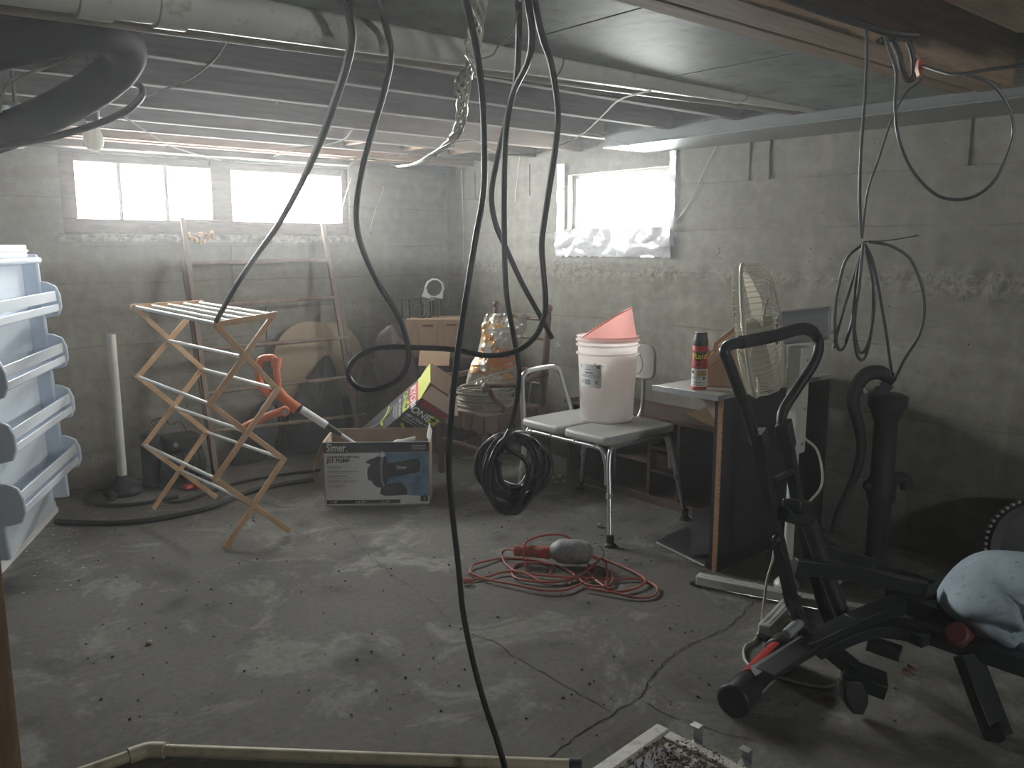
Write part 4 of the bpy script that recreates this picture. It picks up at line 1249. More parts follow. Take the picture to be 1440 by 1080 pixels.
build(MB().lathe([(0.058, -0.014), (0.068, -0.012), (0.068, 0.012), (0.058, 0.014)], rc, rn, 10, close=True), 'ring', MAT['white_plastic'], rg, angle=20)
build(MB().prism([rc - RT * 0.06 + UP * 0.01, rc - RT * 0.042 - UP * 0.042, rc - RT * 0.02 - UP * 0.075, rc - RT * 0.085 - UP * 0.062], rn * 0.018), 'tail', MAT['white_plastic'], rg, bevel=0.002)
build(MB().prism([rc + RT * 0.062 - UP * 0.018, rc + RT * 0.058 - UP * 0.075, rc + RT * 0.01 - UP * 0.068, rc + RT * 0.03 - UP * 0.058], rn * 0.018), 'foot', MAT['white_plastic'], rg, bevel=0.002)
build(MB().cyl(rc - RT * 0.015 - UP * 0.07, rc - RT * 0.015 - UP * 0.085, 0.008, n=10), 'screw', MAT['steel'], rg)
PBT = (CO - cu_ * 0.02 - cv_ * 0.022 - Vector((0, 0, H)) + V(0, 0, 0.6)).dot(FW)
drape([at(528, 490, PBT), at(530, 475, PBT), at(538, 464, PBT), at(551, 457, PBT), at(558, 468, PBT), at(582, 500, PBT), at(590, 540, PBT), at(560, 560, PBT), at(530, 530, PBT)], 'pink_bag', MAT['pinkbag'], 'dusty pink plastic bag sagging over the corner chest', 'bag', 0.05, 5)

# ---------------------------------------------------------------- armchair with coil of cord and snack-bag
ch = thing('wooden_armchair', 'old red-brown wooden armchair with brown leather seat facing the boxes', 'chair', V(3.18, 3.95, 0))
CH = MAT['chairwood']
X0, X1, Y0, Y1 = 2.93, 3.42, 3.68, 4.22
build(MB().prism([V(X0 + 0.03, Y0 + 0.02, 0.405), V(X1, Y0 + 0.02, 0.405), V(X1, Y1 - 0.02, 0.405), V(X0 + 0.03, Y1 - 0.02, 0.405)], V(0, 0, 0.035)), 'seat', MAT['leather'], ch, bevel=0.012)
# leather valance pieces round the seat
def val(p, q, k):
    w = (q - p) / k
    nn = V(w.y, -w.x, 0).normalized()
    if nn.dot(V(-1, -1, 0)) < 0:
        nn = -nn
    for i in range(k):
        a, b = p + w * (i + 0.04), p + w * (i + 0.96)
        build(MB().prism([a + V(0, 0, 0.44), b + V(0, 0, 0.44), b - nn * -0.006 + V(0, 0, 0.35), a.lerp(b, 0.5) + nn * 0.010 + V(0, 0, 0.335), a + nn * 0.006 + V(0, 0, 0.35)], nn * 0.012), 'valance', MAT['leather'], ch, bevel=0.003)
val(V(X0, Y0, 0), V(X1, Y0, 0), 5)
val(V(X0, Y1, 0), V(X0, Y0, 0), 6)
for x, y in ((X0 + 0.05, Y0 + 0.05), (X0 + 0.05, Y1 - 0.05)):
    build(MB().lathe([(0.016, 0), (0.022, 0.04), (0.018, 0.12), (0.026, 0.20), (0.020, 0.3), (0.024, 0.42)], V(x, y, 0), n=14), 'leg', CH, ch)
for y, zt in ((3.71, 1.03), (4.21, 1.03)):
    build(MB().tube(spline([V(X1 + 0.06, y, 0), V(X1, y, 0.42), V(3.44, y, 0.75), V(3.46, y, zt)], 5), [0.022] * 10 + [0.020] * 5 + [0.012], 12), 'leg', CH, ch)
    build(MB().ball(V(3.46, y, zt), 0.024, nu=12, nv=8), 'finial', CH, ch)
for z in (0.96, 0.84, 0.56):
    build(MB().tube([V(3.45 - 0.01 * (1 - z), 3.71, z), V(3.452, 3.96, z), V(3.45 - 0.01 * (1 - z), 4.21, z)], [0.009, 0.012, 0.009], 10), 'back_rail', CH, ch)
for y in (Y0 + 0.05, Y1 - 0.05):
    build(MB().cyl(V(X0 + 0.05, y, 0.16), V(X1 + 0.03, y, 0.18), 0.010, n=10), 'stretcher', CH, ch)
build(MB().cyl(V(X0 + 0.05, Y0 + 0.05, 0.22), V(X0 + 0.05, Y1 - 0.05, 0.22), 0.012, n=10), 'stretcher', CH, ch)
for y in (3.70, 4.22):
    ar = spline([V(2.965, y, 0.585), V(2.955, y, 0.60), V(2.975, y, 0.615), V(3.05, y, 0.605), V(3.2, y, 0.60), V(3.44, y, 0.64)], 6)
    build(MB().tube(ar, [0.020] * 12 + [0.017] * (len(ar) - 12), 12), 'arm', CH, ch)
    build(MB().tube(spline([V(2.985, y, 0.59), V(3.02, y, 0.53), V(3.09, y, 0.47), V(3.10, y, 0.43), V(3.09, y, 0.40)], 5), 0.015, 10), 'arm_post', CH, ch)
cc = V(3.15, 3.935, 0.44)
cl = MB()
pts = []
for i in range(16 * 9):
    a = 2 * math.pi * i / 16
    lay = i / 16
    r = 0.165 + 0.014 * math.sin(lay * 2.1) + 0.006 * math.sin(a * 3 + lay)
    pts.append(cc + V(r * math.cos(a), r * math.sin(a), 0.009 + 0.0125 * lay))
cl.tube(pts, 0.0078, 7)
cord = thing('cord_coil', 'thick coil of grey cord lying on the armchair seat', 'cord', cc)
build(cl, 'coil', MAT['rope'], cord)
build(MB().tube(spline([V(2.97, 4.00, 0.55), V(2.99, 3.95, 0.575), V(3.06, 3.83, 0.63), V(3.15, 3.765, 0.665), V(3.26, 3.745, 0.68), V(3.335, 3.75, 0.665), V(3.35, 3.75, 0.58), V(3.33, 3.752, 0.452)], 8), 0.005, 7), 'loose_turn', MAT['rope'], cord)
build(MB().tube(spline([V(2.965, 3.96, 0.55), V(2.99, 3.87, 0.572), V(3.06, 3.79, 0.585), V(3.15, 3.755, 0.59), V(3.24, 3.765, 0.578), V(3.28, 3.80, 0.555)], 8), 0.005, 7), 'loose_turn', MAT['rope'], cord)
# glossy bag leaning on chair back
bl, bt = at(690, 600, 5.05), at(712, 462, 5.22)
bag = thing('film_bag', 'shiny orange and silver plastic bag propped against the chair back', 'bag', V(3.25, 3.93, 0.56))
ax_u = RT.copy()
def bagp(u, v, side):
    c = V(3.20, 3.94, 0.562).lerp(V(3.355, 3.98, 0.985), v)
    w = 0.155 - 0.035 * v + 0.01 * math.sin(v * 9)
    d = (0.075 * (1 - abs(2 * u - 1) ** 2.2)) * math.sin(math.pi * min(0.97, v * 0.92 + 0.10)) ** 0.6
    q = V(u * 5, v * 7, side * 3 + 1)
    cr = noise.noise(q) * 0.020 + abs(noise.noise(q * 2.3)) * 0.026 + abs(noise.noise(q * 5.1)) * 0.008
    return c + RT * ((u - 0.5) * 2 * w + 0.01 * noise.noise(V(v * 8, u, 2))) - V(0.63, 0.76, -0.15) * (side * d + cr * (1 if 0.02 < u < 0.98 else 0))
for side in (1, -1):
    mb = MB().grid(lambda u, v: bagp(u, v, side), 26, 36)
    build(mb, 'film', MAT['chipbag'], bag, angle=30)
def patch(cu0, cv0, ru, rv, mat, e):
    mb = MB()
    mb.grid(lambda s, t: bagp(cu0 + ru * s * math.cos(6.2832 * t), cv0 + rv * s * math.sin(6.2832 * t), 1) - V(0.63, 0.76, -0.15) * e, 5, 20)
    build(mb, 'print', MAT[mat], bag, angle=30)
patch(0.62, 0.36, 0.34, 0.15, 'bagorange', 0.003)
patch(0.66, 0.42, 0.17, 0.05, 'bagpurple', 0.006)
#PART3
# ---------------------------------------------------------------- bath transfer bench
bn = thing('transfer_bench', 'aluminium bath transfer bench with pale grey seat panels and side rail', 'bench', V(3.1, 2.95, 0))
GP, AL = MAT['grey_plastic'], MAT['alu']
def rrect(x0, x1, y0, y1, r, n=5):
    out = []
    for cx, cy, a0 in ((x1 - r, y1 - r, 0), (x0 + r, y1 - r, 90), (x0 + r, y0 + r, 180), (x1 - r, y0 + r, 270)):
        for i in range(n + 1):
            a = math.radians(a0 + 90 * i / n)
            out.append((cx + r * math.cos(a), cy + r * math.sin(a)))
    return out
for y0, y1 in ((2.968, 3.275), (2.645, 2.955)):
    build(MB().prism([V(x, y, 0.462) for x, y in rrect(2.85, 3.37, y0, y1, 0.04)], V(0, 0, 0.042)), 'seat_panel', GP, bn, bevel=0.014, seg=3)
feet = {'FL': V(2.85, 3.30, 0), 'FR': V(2.814, 2.581, 0), 'BR': V(3.40, 2.60, 0), 'BL': V(3.38, 3.34, 0)}
def side_frame(f, b, y):
    tf, tb = V(2.885, y, 0.44), V(3.335, y, 0.44)
    mid_f, mid_b = f.lerp(tf, 0.52), b.lerp(tb, 0.52)
    build(MB().tube(spline([mid_f, f.lerp(tf, 0.88), V(2.905, y, 0.448), V(2.95, y, 0.452), V(3.11, y, 0.452), V(3.27, y, 0.452), V(3.315, y, 0.448), b.lerp(tb, 0.88), mid_b], 6), 0.0135, 12), 'side_frame', AL, bn)
    for q, t_ in ((f, tf), (b, tb)):
        lg = build(MB().cyl(q + V(0, 0, 0.02), q.lerp(t_, 0.56), 0.0118, n=12), 'leg', AL, bn)
        d = (t_ - q).normalized()
        build(MB().cyl(q.lerp(t_, 0.49), q.lerp(t_, 0.54), 0.0165, n=12), 'collar', MAT['fan_grey'], lg)
        build(MB().lathe([(0.030, 0), (0.030, 0.008), (0.019, 0.016), (0.018, 0.055), (0.012, 0.056)], q, n=16), 'rubber_foot', MAT['black_plastic'], lg)
        for i in range(6):
            p = q.lerp(t_, 0.16 + 0.05 * i) + V(-0.004, -0.0102, 0)
            build(MB().cyl(p, p + V(-0.001, -0.003, 0), 0.003, n=8), 'pin_hole', MAT['print_black'], lg)
side_frame(feet['FR'], feet['BR'], 2.665)
side_frame(feet['FL'], feet['BL'], 3.255)
for x, sg in ((2.875, -1), (3.345, 1)):
    build(MB().tube(spline([V(x + sg * 0.002, 3.262, 0.27), V(x, 3.258, 0.36), V(x, 3.235, 0.425), V(x, 3.19, 0.442), V(x, 2.96, 0.442), V(x, 2.74, 0.442), V(x, 2.695, 0.425), V(x, 2.672, 0.36), V(x + sg * 0.004, 2.665, 0.27)], 6), 0.0115, 12), 'seat_rail', AL, bn)
    for y in (3.2, 3.05, 2.88, 2.74):
        build(MB().cyl(V(x, y, 0.435), V(x, y, 0.468), 0.012, n=10), 'bolt', AL, bn)
build(MB().tube(spline([V(2.895, 3.285, 0.40), V(2.885, 3.285, 0.5), V(2.875, 3.285, 0.68), V(2.885, 3.285, 0.725), V(2.925, 3.285, 0.748), V(3.06, 3.285, 0.756), V(3.125, 3.285, 0.745), V(3.16, 3.285, 0.70), V(3.225, 3.285, 0.54), V(3.27, 3.285, 0.42)], 7), 0.0135, 12), 'arm_rail', AL, bn)
# backrest with hand hole
bk = [(y, z) for y, z in rrect(2.83, 3.20, 0.70, 0.885, 0.05)]
build(MB().prism([V(3.40, y, z) for y, z in bk], V(0.018, 0, 0)), 'backrest', GP, bn, bevel=0.006)
for y in (2.93, 3.10):
    build(MB().tube(spline([V(3.34, y, 0.44), V(3.385, y, 0.47), V(3.43, y, 0.56), V(3.43, y, 0.85)], 5), 0.0115, 10), 'back_post', AL, bn)

# ---------------------------------------------------------------- bucket with pink scoop
bc = V(3.185, 2.965, 0.504)
bu = thing('plastic_bucket', 'tall white plastic bucket with paper label standing on the transfer bench', 'bucket', bc)
BH = 0.44
prof = [(0.132, 0.0), (0.137, 0.006), (0.152, 0.345), (0.164, 0.348), (0.164, 0.354), (0.153, 0.357), (0.154, 0.388), (0.165, 0.391), (0.165, 0.397), (0.155, 0.400), (0.1555, 0.412), (0.166, 0.415), (0.166, 0.421), (0.156, 0.424), (0.157, BH - 0.006), (0.163, BH - 0.004), (0.163, BH), (0.151, BH)]
build(MB().lathe(prof, bc, n=40, caps=False), 'body', MAT['bucket'], bu)
build(MB().lathe([(0.001, 0.004), (0.134, 0.006), (0.134, 0.012), (0.001, 0.012)], bc, n=30), 'base', MAT['bucket'], bu)
va = math.atan2(-bc.y, -bc.x)
def wrap(a0, a1, z0, z1, e, mat, name='label'):
    mb = MB()
    mb.sheet(lambda u, v: bc + V(math.cos(va + a1 + (a0 - a1) * u) * (0.1372 + (z0 + (z1 - z0) * v - 0.006) * 0.0442 + e), math.sin(va + a1 + (a0 - a1) * u) * (0.1372 + (z0 + (z1 - z0) * v - 0.006) * 0.0442 + e), z0 + (z1 - z0) * v), 10, 2, 0.0004)
    return build(mb, name, MAT[mat], bu)
wrap(-1.15, -0.20, 0.185, 0.305, 0.001, 'print_white')
wrap(-0.82, -0.55, 0.276, 0.279, 0.0018, 'print_grey', 'label_line')
wrap(-0.84, -0.50, 0.258, 0.263, 0.0018, 'print_dark', 'label_line')
for z in (0.238, 0.246):
    wrap(-1.05, -0.30, z, z + 0.003, 0.0018, 'print_grey', 'label_line')
for a in (-1.06, -0.42):
    wrap(a, a + 0.10, 0.205, 0.222, 0.0018, 'print_grey', 'label_mark')
wrap(-0.88, -0.62, 0.200, 0.226, 0.0018, 'print_grey', 'label_mark')
wrap(-1.10, -1.02, 0.285, 0.297, 0.0018, 'print_grey', 'label_mark')
wrap(-0.36, -0.24, 0.285, 0.297, 0.0018, 'print_grey', 'label_mark')
sq = [bc + V(0, 0, 0.28) + RT * (-0.088 + 0.009 * i) - FW * 0.135 + UP * (0.012 * math.sin(i * 1.9) * (1 if i < 4 else 0.4)) for i in range(7)]
sq = [V(bc.x + (p.x - bc.x) * 0.1525 / math.hypot(p.x - bc.x, p.y - bc.y), bc.y + (p.y - bc.y) * 0.1525 / math.hypot(p.x - bc.x, p.y - bc.y), p.z) for p in sq]
build(MB().tube(spline(sq, 5), 0.0012, 5), 'signature', MAT['print_black'], bu)
hd = [bc + V(0, 0, 0.33) + RT * 0.165 + UP * 0.02, bc + RT * 0.182 + V(0, 0, 0.29), bc + RT * 0.175 + V(0, 0, 0.25) + FW * 0.03, bc + RT * 0.155 + V(0, 0, 0.235) + FW * 0.06]
build(MB().tube(spline(hd, 6), 0.003, 6), 'handle', MAT['white_plastic'], bu)
pk = thing('pink_scoop', 'pale pink plastic scoop with slanted open mouth resting in bucket', 'scoop', bc + V(0, 0, BH))
sr = RT.copy(); sr.z = 0
sf = V(FW.x, FW.y, 0).normalized()
def scoop(a, v, r):
    k = 0.5 + 0.5 * math.cos(a)                      # 1 at the right, 0 at the left
    h = -0.02 + max(0.004, 0.078 + 0.082 * math.cos(a) - 0.034 * math.sin(a)) * v
    rr = r + 0.0 * v
    sx = -0.030 * v * k
    return bc + V(0, 0, BH) + sr * (math.cos(a) * rr + sx) + sf * (math.sin(a) * rr) + V(0, 0, h)
mb = MB()
n = 40
mb.grid(lambda u, v: scoop(2 * math.pi * u, v, 0.149), n, 6)
build(mb, 'scoop_wall', MAT['pink'], pk)
build(MB().tube([scoop(2 * math.pi * i / n, 1.0, 0.149) for i in range(n)], 0.0042, 6, closed=True), 'rolled_rim', MAT['pink'], pk)

# ---------------------------------------------------------------- low shelf behind the bench
ls = thing('low_bookshelf', 'low dark mahogany shelf unit standing behind the transfer bench', 'shelf', V(3.64, 3.0, 0))
SW_ = MAT['shelfwood']
xf, xb = 3.47, 3.79
build(B(xf, xb, 2.42, 3.55, 0.0, 0.05), 'plinth', SW_, ls, bevel=0.003)
build(B(xb - 0.01, xb, 2.42, 3.55, 0.05, 0.47), 'back_panel', SW_, ls)
build(B(xf - 0.01, xb, 2.40, 3.57, 0.47, 0.495), 'top_board', SW_, ls, bevel=0.003)
for y in (2.42, 2.70, 2.90, 3.15, 3.53):
    build(B(xf, xb - 0.01, y, y + 0.022, 0.05, 0.47), 'divider', SW_, ls, bevel=0.002)
for y0, y1, z in ((2.722, 2.90, 0.18), (2.722, 2.90, 0.31), (2.922, 3.15, 0.22), (2.922, 3.15, 0.36), (3.172, 3.53, 0.26)):
    build(B(xf + 0.005, xb - 0.01, y0, y1, z, z + 0.016), 'shelf_board', SW_, ls, bevel=0.002)
tag(build(B(3.50, 3.70, 2.735, 2.885, 0.197, 0.285), 'brick', MAT['brick'], bevel=0.004), 'worn red brick lying in the low shelf', 'brick')
pc = MB().sheet(lambda u, v: V(3.46 + 0.30 * u, 2.40 + 0.26 * v, 0.4995 + 0.022 * (1 - math.cos(u * 4)) * v + 0.05 * (1 - u) * v * v), 8, 8, 0.004)
tag(build(pc, 'card_sheet', MAT['card']), 'curled brown card sheet lying on the low shelf', 'card')

# ---------------------------------------------------------------- little desk, can, card file
dk = thing('small_desk', 'narrow desk with pale top and black end panel beside pedestal fan', 'desk', V(3.3, 2.25, 0))
build(B(2.885, 3.80, 2.055, 2.405, 0.765, 0.785), 'desktop', MAT['white_lam'], dk, bevel=0.002)
build(B(2.880, 2.886, 2.053, 2.407, 0.763, 0.787), 'metal_edge', MAT['alu'], dk, bevel=0.001)
build(B(2.93, 3.80, 2.062, 2.080, 0.0, 0.765), 'end_panel', MAT['dark_lam'], dk, bevel=0.001)
build(B(2.924, 2.931, 2.060, 2.082, 0.0, 0.765), 'panel_edge', MAT['particle'], dk)
build(B(2.932, 2.944, 2.081, 2.105, 0.0, 0.765), 'corner_batten', MAT['dark_lam'], dk)
build(MB().prism([V(2.945, 2.106, 0.765), V(2.945, 2.20, 0.765), V(2.945, 2.106, 0.655)], V(0.018, 0, 0)), 'bracket', MAT['pale_card'], dk, bevel=0.001)
build(B(3.77, 3.80, 2.08, 2.40, 0.66, 0.765), 'wall_cleat', MAT['dark_lam'], dk)
build(B(3.70, 3.80, 2.375, 2.395, 0.0, 0.765), 'rear_leg', MAT['dark_lam'], dk)
cn = V(2.965, 2.215, 0.785)
ca = thing('spray_can', 'red insect spray can with black cap standing on the small desk', 'spray can', cn)
build(MB().lathe([(0.028, 0), (0.033, 0.003), (0.033, 0.012)], cn, n=28), 'base_rim', MAT['red'], ca)
build(MB().lathe([(0.033, 0.010), (0.0335, 0.012), (0.0335, 0.188), (0.031, 0.194)], cn, n=28), 'can_body', MAT['print_red'], ca)
build(MB().lathe([(0.0325, 0.190), (0.033, 0.194), (0.033, 0.212), (0.0305, 0.222), (0.027, 0.240), (0.025, 0.248), (0.018, 0.249)], cn, n=28), 'cap', MAT['print_dark'], ca)
build(MB().lathe([(0.0262, 0.242), (0.0268, 0.243), (0.0268, 0.246), (0.0258, 0.247)], cn, n=24, close=True), 'cap_ring', MAT['print_black'], ca)
ang = math.atan2(-cn.y, -cn.x)
def can(a0, a1, z0, z1, e, mat, name='print', nz=1):
    build(MB().sheet(lambda u, v: cn + V(math.cos(ang + a1 + (a0 - a1) * u) * (0.0336 + e), math.sin(ang + a1 + (a0 - a1) * u) * (0.0336 + e), z0 + (z1 - z0) * v), 14, nz, 0.0003), name, MAT[mat], ca)
can(-1.5, 1.5, 0.014, 0.092, 0.0005, 'print_white')
can(-1.5, 1.5, 0.095, 0.0985, 0.0005, 'maroon')
can(-0.35, 0.95, 0.060, 0.085, 0.0009, 'tan_print')
can(-1.2, -0.75, 0.070, 0.084, 0.0009, 'maroon')
can(0.45, 0.72, 0.045, 0.058, 0.0009, 'print_dark')
can(-1.2, 0.2, 0.052, 0.056, 0.0009, 'print_grey')
can(-0.7, 0.8, 0.030, 0.034, 0.0009, 'print_grey')
can(-1.0, 0.9, 0.020, 0.023, 0.0009, 'print_grey')
# dark shield behind the name
def wrapc(a, z, e=0.0011):
    return cn + V(math.cos(ang + a) * (0.0336 + e), math.sin(ang + a) * (0.0336 + e), z)
sh_ = MB()
top_ = [(-1.05, 0.172), (-0.7, 0.165), (-0.2, 0.164), (0.3, 0.166), (0.65, 0.172), (0.85, 0.178)]
bot_ = [(-1.0, 0.150), (-0.6, 0.132), (-0.15, 0.120), (0.25, 0.128), (0.6, 0.142), (0.80, 0.158)]
sh_.add([wrapc(a, z) for a, z in top_] + [wrapc(a, z) for a, z in bot_], [(i, i + 6, i + 7, i + 1) for i in range(5)])
build(sh_, 'shield_print', MAT['print_black'], ca)
cu = bpy.data.curves.new('t', 'FONT'); cu.body = 'Raid'; cu.size = 0.038; cu.offset = 0.0007; cu.extrude = 0.0003; cu.resolution_u = 2
tmp = bpy.data.objects.new('tmp', cu); me0 = tmp.to_mesh()
rt_ = MB().add([wrapc((v.co.x - 0.034) / 0.0336, 0.136 + v.co.y * 1.0 + 0.09 * (v.co.x - 0.03) * 0.3, 0.0018 + v.co.z) for v in me0.vertices], [list(p.vertices) for p in me0.polygons])
tmp.to_mesh_clear(); bpy.data.objects.remove(tmp)
build(rt_, 'lettering', MAT['yellow'], ca, smooth=False)
can(-0.55, 0.15, 0.108, 0.114, 0.0009, 'print_black')
cf = thing('card_file', 'slanted brown cardboard file holder standing behind the spray can', 'file holder', at(1030, 552, 3.75))
fp = [(993, 560), (993, 508), (1001, 497), (1004, 494), (1006, 497), (1009, 495), (1011, 485), (1040, 462), (1075, 452), (1082, 560)]
fq = [at(x, y, 3.72) for x, y in fp]
for q in fq:
    q.z = max(q.z, 0.786)
fz = V(FW.x, FW.y, 0).normalized()
build(MB().prism(fq, fz * 0.004), 'side_panel', MAT['pale_card'], cf, smooth=False)
build(MB().prism([q + fz * 0.085 for q in fq], fz * 0.004), 'side_panel', MAT['card'], cf, smooth=False)
build(MB().prism([fq[0], fq[1], fq[1] + fz * 0.089, fq[0] + fz * 0.089], RT * 0.004), 'front_panel', MAT['card'], cf, smooth=False)
build(MB().prism([fq[0], fq[0] + fz * 0.089, fq[-1] + fz * 0.089, fq[-1]], V(0, 0, 0.004)), 'bottom_panel', MAT['card'], cf, smooth=False)
build(MB().tube([at(1000, 516, 3.715), at(1030, 490, 3.715), at(1060, 468, 3.715)], 0.002, 5), 'fold_line', MAT['card'], cf)

# ---------------------------------------------------------------- pedestal fan
FC = V(2.925, 1.72, 0)
fan = thing('pedestal_fan', 'cream pedestal fan with wire guard and white cross-shaped foot', 'fan', FC)
HC = V(2.865, 1.905, 1.07)
fnr = V(-0.49, 0.85, -0.15).normalized()
FU = fnr.orthogonal().normalized()
FV = fnr.cross(FU)
def fp_(r, a, d):
    return HC + (FU * math.cos(a) + FV * math.sin(a)) * r + fnr * d
R_ = 0.262
build(MB().tube([fp_(R_, 2 * math.pi * i / 64, 0) for i in range(64)], 0.008, 10, closed=True), 'guard_rim', MAT['fan_cream'], fan)
def guard(sign, name, nw, deep):
    mb = MB()
    for i in range(nw):
        a = 2 * math.pi * i / nw
        mb.tube([fp_(R_ * k, a + tw, sign * deep * h) for k, h, tw in ((1.0, 0.0, 0), (0.99, 0.35, 0.01), (0.94, 0.68, 0.03), (0.80, 0.86, 0.07), (0.5, 0.97, 0.16), (0.2, 1.0, 0.26))], 0.0016, 4, caps=False)
    for k, h in ((0.2, 1.0), (0.55, 0.96), (0.86, 0.8)):
        mb.tube([fp_(R_ * k, 2 * math.pi * i / 40, sign * deep * h) for i in range(40)], 0.0018, 5, closed=True)
    return build(mb, name, MAT['fan_cream'], fan)
guard(1, 'front_guard', 66, 0.045)
guard(-1, 'rear_guard', 66, 0.125)
build(MB().lathe([(0.052, 0.040), (0.054, 0.048), (0.045, 0.054), (0.001, 0.055)], HC, fnr, 24), 'badge', MAT['fan_cream'], fan)
for k in range(3):
    a0 = 2 * math.pi * k / 3 + 0.5
    mb = MB().sheet(lambda u, v: fp_(0.045 + 0.185 * v, a0 + (u - 0.5) * (1.35 - 0.25 * v) + 0.25 * v, (u - 0.5) * 0.075 * (0.5 + 0.5 * v) - 0.035), 10, 8, 0.0025)
    build(mb, 'blade', MAT['fan_blade'], fan)
build(MB().lathe([(0.05, -0.09), (0.052, -0.02), (0.045, 0.005), (0.02, 0.012)], HC, fnr, 20), 'hub', MAT['fan_blade'], fan)
# motor housing
MC = HC - fnr * 0.10
def mo(l, w, h):
    return MC - fnr * l + FVs * w + FUs * h
FUs = V(0, 0, 1)
FVs = fnr.cross(FUs).normalized()
mprof = rrect(-0.062, 0.062, -0.068, 0.062, 0.035, 4)
build(MB().prism([mo(0, w, h) for w, h in mprof], -fnr * 0.20), 'motor_housing', MAT['fan_grey'], fan, bevel=0.012, seg=3)
build(MB().lathe([(0.05, 0), (0.046, 0.012), (0.03, 0.022), (0.001, 0.026)], MC - fnr * 0.195, -fnr, 18), 'motor_cap', MAT['fan_cream'], fan)
build(B(FC.x - 0.033, FC.x + 0.033, FC.y - 0.03, FC.y + 0.03, 0.60, 1.02), 'column', MAT['fan_white'], fan, bevel=0.008)
build(B(FC.x - 0.022, FC.x + 0.022, FC.y - 0.034, FC.y - 0.029, 0.66, 0.98), 'column_panel', MAT['fan_cream'], fan, bevel=0.003)
for z in (0.97, 0.64, 0.78):
    build(MB().cyl(V(FC.x, FC.y - 0.033, z), V(FC.x, FC.y - 0.037, z), 0.006, n=10), 'screw', MAT['steel'], fan)
build(MB().cyl(V(FC.x, FC.y, 0.02), V(FC.x, FC.y, 0.62), 0.019, n=18), 'pole', MAT['fan_white'], fan)
build(MB().lathe([(0.05, 0.045), (0.05, 0.06), (0.030, 0.085), (0.028, 0.16), (0.020, 0.165)], FC, n=18), 'pole_socket', MAT['fan_white'], fan)
for p, q in ((V(2.752, 2.030, 0.028), V(3.012, 1.315, 0.028)), (V(2.905, 1.66, 0.03), V(2.54, 1.571, 0.03))):
    lg = build(MB().bar(p, q, 0.05, 0.042, (0, 0, 1)), 'foot_bar', MAT['fan_white'], fan, bevel=0.006)
    d = (q - p).normalized()
    for w in (-0.010, 0.010):
        s = d.cross(V(0, 0, 1)) * w
        build(MB().bar(p + d * 0.02 + s + V(0, 0, 0.0205), q - d * 0.02 + s + V(0, 0, 0.0205), 0.004, 0.003), 'groove', MAT['fan_grey'], lg)
    for e_ in (p, q):
        build(B(e_.x - 0.02, e_.x + 0.02, e_.y - 0.02, e_.y + 0.02, 0.0, 0.012), 'pad', MAT['black_plastic'], lg)
build(MB().tube(spline([V(2.955, 1.70, 0.66), V(3.0, 1.66, 0.60), V(2.99, 1.63, 0.48), V(2.94, 1.66, 0.40)], 6), 0.005, 7), 'cord', MAT['fan_cream'], fan)
cordp = [at(1090, 766, 3.05), at(1086, 790, 3.05), at(1078, 820, 3.03), on_z(1070, 880, 0.01), on_z(1062, 900, 0.006), on_z(1049, 908, 0.006), on_z(1046, 920, 0.006), on_z(1054, 935, 0.005), on_z(1090, 950, 0.005), on_z(1130, 962, 0.005), on_z(1165, 966, 0.006), on_z(1185, 955, 0.006)]
cq = spline(cordp, 6)
for p in cq:
    p.z = max(p.z, 0.0048)
build(MB().tube(cq, 0.0048, 7), 'power_cord', MAT['fan_cream'], fan)

# ---------------------------------------------------------------- exercise machine
ex = thing('exercise_machine', 'black steel exercise machine with looped handlebar and red-labelled foot tube', 'exercise machine', on_z(1150, 960, 0))
BM = MAT['blackmetal']
hb = spline([at(1062, 622, 2.50), at(1052, 585, 2.47), at(1036, 540, 2.43), at(1024, 508, 2.41), at(1019, 494, 2.40), at(1027, 485, 2.42), at(1050, 480, 2.47), at(1090, 472, 2.55), at(1122, 463, 2.62), at(1138, 464, 2.66), at(1149, 474, 2.69), at(1151, 492, 2.69), at(1142, 515, 2.68), at(1120, 548, 2.66), at(1103, 575, 2.64), at(1099, 592, 2.63), at(1101, 612, 2.62)], 7)
build(MB().tube(hb, 0.0165, 14), 'handlebar', BM, ex)
build(MB().tube([p for i, p in enumerate(hb) if 40 <= i <= 66], 0.0195, 14), 'foam_grip', MAT['black_plastic'], ex)
def bar(pp, w, h, name, mat=BM, upv=None, bev=0.003):
    for i in range(1):
        mb = MB()
        for a, b in zip(pp[:-1], pp[1:]):
            d = (b - a).normalized()
            mb.bar(a - d * w * 0.15, b + d * w * 0.15, w, h, upv or (0, 0, 1))
        return build(mb, name, mat, ex, bevel=bev)
WD = V(0.95, 0.30, 0)               # across the machine
bar([at(1064, 608, 2.50), at(1078, 680, 2.55), at(1094, 760, 2.59), at(1112, 838, 2.62), at(1126, 872, 2.63)], 0.030, 0.052, 'upright', upv=WD)
bar([at(1102, 597, 2.63), at(1117, 680, 2.70), at(1136, 770, 2.76), at(1158, 850, 2.80), at(1170, 880, 2.80)], 0.030, 0.052, 'upright', upv=WD)
for a, t, w in (((1070, 625), 2.495, 22), ((1105, 612), 2.615, 24)):
    bar([at(a[0] - 3, a[1] - 16, t), at(a[0] + 3, a[1] + 16, t + 0.02)], 0.040, 0.06, 'sleeve', upv=WD)
cv = spline([at(1112, 838, 2.62), at(1122, 868, 2.63), at(1137, 890, 2.62), at(1160, 908, 2.60), at(1190, 932, 2.57), at(1218, 956, 2.54)], 4)
bar(cv, 0.05, 0.040, 'curved_foot', upv=(0, 0, 1), bev=0.002)
bar([at(1192, 945, 2.56), at(1238, 962, 2.53)], 0.10, 0.045, 'foot_end')
